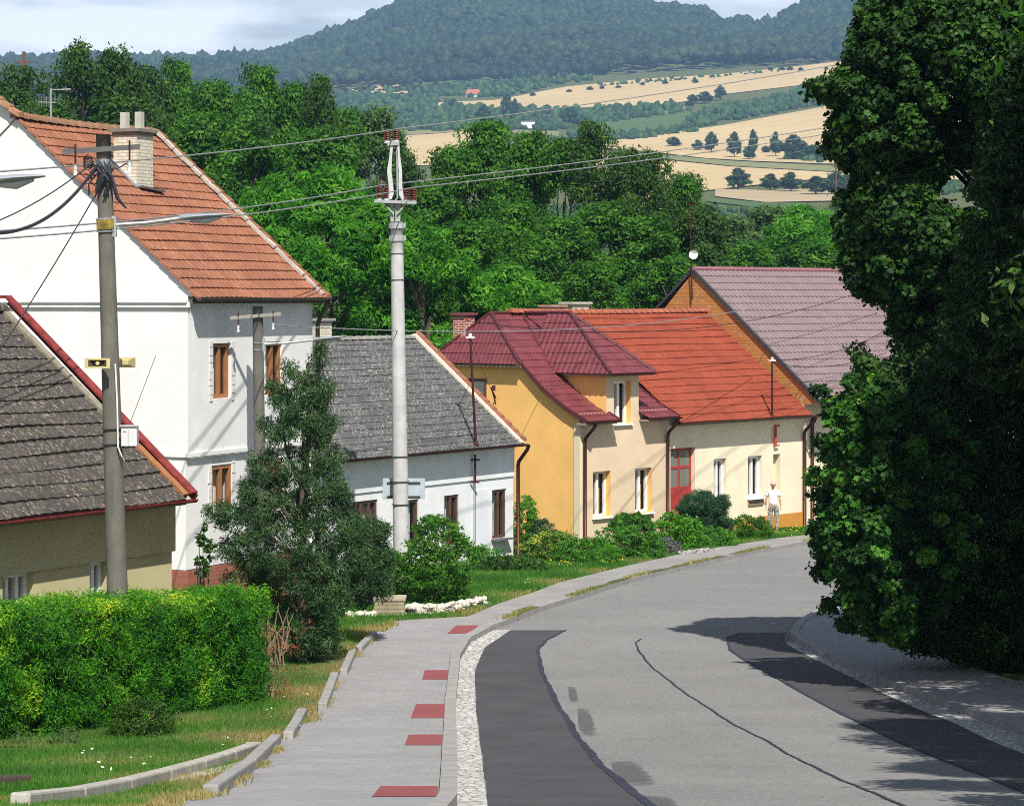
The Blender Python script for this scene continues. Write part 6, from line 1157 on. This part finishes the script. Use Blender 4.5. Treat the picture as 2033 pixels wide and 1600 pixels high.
# trees standing just outside the right edge; their shade falls on the road
for k, (x, y, h, r, kd_) in enumerate(((10.1,31.5,17,3.7,'dark1'),(8.4,24.5,11.5,3.2,'mid1'),(7.2,17.5,11,2.9,'dark1'),(11.9,36.5,21,4.3,'mid1'),(12.9,44,18,4.6,'dark1'))):
    me, tme, H, R = get_proto(kd_); e = empty('broadleaf_tree', Vector((x, y, g0(x, y))), ['street tree right of the frame whose shade reaches the road', 'second shade tree right of the frame', 'nearest shade tree right of the frame', 'tall shade tree behind the right hedge', 'tall dark tree behind the maple'][k], 'tree', 'shade trees beyond the right edge'); e.scale = (r/R, r/R, h/H); e.rotation_euler = (0,0,k*1.3)
    for nm, m in (('crown', me), ('trunk', tme)): o = bpy.data.objects.new(nm, m); COL.objects.link(o); o.parent = e
# ---- wood behind the houses
GW = 'trees of the wood behind the houses'
for kd_, px, top, Y, wp, lb in (
  ('dark1',-60,128,150,190,'dark tree at the far left edge behind the white ridge'),('dark2',45,128,155,170,'dark tree above the white house ridge near the left edge'),('dark2',150,82,140,150,'tall dark tree left of the pair of peaks above the ridge'),
  ('dark1',228,94,142,150,'tall dark tree above the chimney of the white house'),('dark2',300,128,150,130,'loose dark tree right of the white house chimney'),('mid1',352,118,152,120,'slim tree between the chimney and the valley'),
  ('mid2',425,160,140,140,'loose dark tree over the verge of the orange roof'),('mid1',515,130,136,150,'tall dark tree above the middle of the view left of the power pole'),('mid2',585,165,138,110,'mid green tree left of the dark spire-like one'),
  ('dark2',632,146,128,110,'spire-like dark tree left of the power pole'),('mid2',690,214,132,110,'low dark tree just left of the power pole top'),('pale1',752,214,150,150,'greyish tree behind the power pole head'),('dark2',800,300,125,110,'dark tree right below the power pole insulators'),
  ('dark1',90,200,125,200,'broad tree low behind the white ridge'),('dark2',250,190,122,200,'broad tree behind the white chimney'),('mid2',400,225,116,190,'mid green tree low behind the orange roof verge'),('mid1',500,235,112,190,'bushy tree between the orange roof and the walnut'),
  ('mid2',640,250,115,180,'mid green tree above the walnut'),('walnut1',545,345,98,190,'bright walnut next to the orange roof verge'),('walnut2',650,325,96,230,'big bright walnut left of the power pole'),('walnut1',745,400,93,210,'bright walnut behind the power pole'),
  ('walnut2',840,440,92,200,'bright walnut above the grey roof ridge'),('walnut1',610,470,90,190,'low bright walnut beside the white house corner'),('mid1',860,360,112,170,'mid green tree below the small wheat field'),
  ('mid2',905,290,118,150,'tree rising to the right of the small wheat field'),('mid1',965,238,120,170,'tall dark green tree in the centre of the wood'),('mid1',1050,262,118,150,'tree just right of the tallest central one'),('mid2',1120,275,116,140,'loose tree between two peaks of the wood'),
  ('dark2',1180,238,114,140,'dark peak of the wood right of centre'),('dark1',1245,292,112,120,'dark tree stepping down right of the central peak'),('dark2',1300,296,112,110,'slim dark tree above the brick gable left side'),('mid2',1360,345,114,110,'slim dark tree left of the wheat field edge'),
  ('mid1',1010,400,104,210,'broad mid green tree above the maroon roof'),('mid2',930,440,98,190,'broad tree above the red brick chimney'),('mid1',1110,430,102,210,'broad green tree above the red ridge'),('walnut2',1010,520,94,180,'bright low tree just behind the maroon ridge'),
  ('mid2',1200,400,106,190,'broad green tree over the bright red roof'),('mid1',1290,430,106,180,'leafy tree behind the brick gable'),('dark1',1390,405,112,150,'dark tree above the apex of the brick gable'),('mid2',1170,520,97,160,'low green tree behind the cream chimney'),('mid1',1330,510,104,160,'low green tree left of the brick gable'),
  ('pale1',1450,430,140,170,'pale green tree above the mauve ridge'),('pale1',1530,410,165,170,'pale bushy tree in the valley left of the maple'),('walnut2',1600,405,150,190,'bright round tree between mauve roof and maple'),('pale1',1690,395,160,180,'pale tree partly behind the maple edge'),('mid1',1480,480,118,170,'mid green tree low over the mauve ridge'),('mid2',1600,480,120,190,'mid green bushy tree right above the mauve ridge'),('mid1',1740,470,120,200,'tree behind the maple above the mauve roof'),('mid2',1900,450,130,220,'tree seen through the maple gaps')):
    place_tree(kd_, px, top, Y, wp*1.9, lb, GW)
# ---- single trees on the fields
GF = 'small trees scattered on the far fields'
FT = [(1337,292,272,34),(1385,300,278,26),(1412,305,262,30),(1458,314,262,32),(1487,318,290,28),(1495,312,257,22),(1520,305,290,20),(1540,312,262,26),(1575,318,268,60),(1613,320,288,50),(1465,378,334,52),(1530,380,345,44),(1570,382,342,50),(1620,388,350,60),(1660,388,340,50),(1700,396,340,60),
      (1058,192,184,14),(1130,184,178,14),(1172,180,172,16),(1195,178,170,12),(1228,176,170,14),(1275,171,164,12),(1320,168,160,14),(1380,166,157,16),(1400,206,182,36),(1430,200,170,26),(1375,205,188,26),(1530,141,134,12),(1552,141,133,14),(1568,141,132,16),(1590,142,134,12),(1640,140,133,10),(1370,212,200,22),
      (1006,235,186,26),(1022,238,196,20),(830,186,170,30),(1086,222,208,22),(1130,250,214,40),(960,245,208,36),(900,215,196,24),(760,196,186,26)]
ORD = ['leftmost','second from the left','third from the left','fourth from the left','fifth from the left','sixth from the left','seventh from the left','eighth from the left','ninth from the left','tenth from the left',
  'eleventh from the left','twelfth from the left','thirteenth from the left','fourteenth from the left','fifteenth from the left','sixteenth from the left','seventeenth from the left','eighteenth from the left','nineteenth from the left','twentieth from the left']
def fwhere(t, px): return 'beside the pale field at the valley foot' if t > 330 else 'on the track across the big wheat field' if t > 250 else 'on the upper wheat slope' if px > 1040 else 'near the farm below the hill'
cnt = {}
for px, b, t, wp in sorted(FT):
    where = fwhere(t, px); k = cnt.get(where, 0); cnt[where] = k+1
    place_tree('far1', px, t, None, wp, ORD[k]+' of the small trees '+where, GF+' '+where, base=b, far=True)
# farm roof, white lookout hut, far below the hill
def farhouse(px, base, w_px, h_px, r_px, wallm, roofm, name, label, cat):
    p = farpt(px, base); s = p.y/FPX; o = empty(name, p, label, cat); w_, h, r = w_px*s/2, h_px*s, r_px*s; mb = MB(); mb.box(p.x-w_, p.x+w_, p.y-6, p.y+6, p.z-4, p.z+h)
    mb.build('wall', wallm, o); mb = MB(); z = p.z+h
    mb.face([(p.x-w_-.5,p.y-6.8,z),(p.x+w_+.5,p.y-6.8,z),(p.x+w_-1,p.y,z+r),(p.x-w_+1,p.y,z+r)]); mb.face([(p.x-w_-.5,p.y+6.8,z),(p.x-w_+1,p.y,z+r),(p.x+w_-1,p.y,z+r),(p.x+w_+.5,p.y+6.8,z)]); mb.face([(p.x-w_-.5,p.y-6.8,z),(p.x-w_+1,p.y,z+r),(p.x-w_-.5,p.y+6.8,z)]); mb.face([(p.x+w_+.5,p.y-6.8,z),(p.x+w_+.5,p.y+6.8,z),(p.x+w_-1,p.y,z+r)]); mb.build('roof', roofm, o)
farhouse(940, 192, 28, 3, 11, WHITEW, paint('far_red_roof', (.42,.13,.09), .8), 'farmhouse', 'red roofed farmhouse at the foot of the wooded hill', 'house')
farhouse(1048, 254, 28, 13, 1, WHITEW, WHITEW, 'white_building', 'small white building with a rooftop dish beyond the wood', 'building')
# ---- masses of far trees
def blobs(name, pts, rad, mat, hf=.9, lf=None):
    pts = np.asarray(pts); n = len(pts); bm = bmesh.new(); bmesh.ops.create_icosphere(bm, subdivisions=2 if n < 3500 else 1, radius=1); V0 = np.array([v.co[:] for v in bm.verts]); F0 = np.array([[v.index for v in f.verts] for f in bm.faces]); bm.free(); nv = len(V0)
    sc_ = np.stack([rad*(.8+.4*RG.random(n)), rad*(.8+.4*RG.random(n)), rad*hf*(.8+.7*RG.random(n))], 1); V = V0[None]*sc_[:, None, :]*(1+.17*RG.normal(size=(n, nv, 1)))+pts[:, None, :]
    F = (F0[None]+np.arange(n)[:, None, None]*nv).reshape(-1); me = bpy.data.meshes.new(name); me.vertices.add(n*nv); me.vertices.foreach_set('co', V.astype(np.float32).ravel()); me.loops.add(len(F)); me.loops.foreach_set('vertex_index', F.astype(np.int32)); m = len(F)//3
    me.polygons.add(m); me.polygons.foreach_set('loop_start', np.arange(0, 3*m, 3, dtype=np.int32)); me.polygons.foreach_set('loop_total', np.full(m, 3, np.int32)); me.update()
    at = me.attributes.new('rnd', 'FLOAT', 'FACE'); at.data.foreach_set('value', np.clip(np.repeat(RG.random(n) if lf is None else .5*RG.random(n)+.5*lf, len(F0))*.7+.3*RG.random(m), 0, 1).astype(np.float32)); tag(fin(name, me, None, None, mat), kind='stuff')
def hillforest():
    n = 26000; px = RG.uniform(-400, 2400, n); t = RG.random(n)**.9; Y = 2190+930*t; X = (px-PX0)/FPX*Y; z = terrain(X, Y); rad = 2.3+6*RG.random(n)**2; lf = .5+.28*np.sin(X/47+2*np.sin(Y/61))+.28*np.sin(Y/33-X/71+1.5*np.sin(X/29)); blobs('hill_forest', np.stack([X, Y, z+rad*.4+lf*11], 1), rad, L_FAR, .85, lf)
    n = 500; px = RG.uniform(-300, 900, n); Y = RG.uniform(3050, 3110, n); X = (px-PX0)/FPX*Y; z = terrain(X, Y); rad = 3+3*RG.random(n); blobs('ridge_trees', np.stack([X, Y, z+rad*.9], 1), rad, L_FAR, 1.5)
hillforest()
def polyforest(name, poly, n, rad_px, mat=L_WOOD, hf=1.):
    q = np.array(poly, float); out = []; rr = []
    while len(out) < n:
        x, y = RG.uniform(q[:, 0].min(), q[:, 0].max()), RG.uniform(q[:, 1].min(), q[:, 1].max())
        if inpoly(np.array([x]), np.array([y]), poly)[0]: p = farpt(x, y); r = rad_px*(.7+.6*RG.random())*p.y/FPX; out.append((p.x, p.y, p.z+r*.6)); rr.append(r)
    blobs(name, out, np.array(rr), mat, hf)
polyforest('far_wood', [(660,186),(700,182),(830,190),(1000,196),(1035,188),(1100,170),(1200,160),(1150,156),(1000,165),(700,180)], 200, 6)
polyforest('far_wood', [(660,190),(740,190),(860,195),(880,213),(1000,222),(1140,222),(1250,215),(1350,212),(1370,222),(1290,236),(1200,246),(1100,262),(900,262),(700,262),(600,250)], 900, 7)
polyforest('plantation', [(1362,238),(1400,222),(1500,205),(1600,180),(1700,165),(1750,190),(1640,208),(1500,232),(1380,255)], 420, 6.5)
polyforest('hedgerow', [(1130,262),(1240,268),(1330,262),(1365,250),(1390,262),(1290,276),(1200,282),(1130,276)], 130, 6)
polyforest('hedgerow', [(1550,298),(1600,300),(1700,310),(1760,330),(1640,326),(1560,322)], 60, 9)
polyforest('hedgerow', [(1600,372),(1700,366),(1900,372),(1900,390),(1640,392)], 60, 9)
polyforest('hedgerow', [(1180,168),(1300,160),(1480,146),(1560,140),(1560,143),(1480,151),(1300,166),(1200,173)], 70, 3)
polyforest('far_wood', [(1000,420),(1400,415),(1500,425),(1700,420),(1950,430),(1950,520),(1000,540)], 1100, 9)
polyforest('far_wood', [(-300,260),(700,270),(760,350),(1000,420),(1000,560),(-300,560)], 420, 22)
# ---- air
hz = M('haze'); hz.n.remove(hz.b); pv = hz.n.new('ShaderNodeVolumePrincipled'); pv.inputs['Color'].default_value = (.38,.64,1,1); pv.inputs['Density'].default_value = .00015; pv.inputs['Anisotropy'].default_value = .0; hz.l(pv.outputs[0], hz.n['Material Output'].inputs['Volume'])
mb = MB(); mb.box(-6500, 6500, -120, 3300, -300, 520); o = mb.build('haze', hz.m); tag(o, kind='stuff')
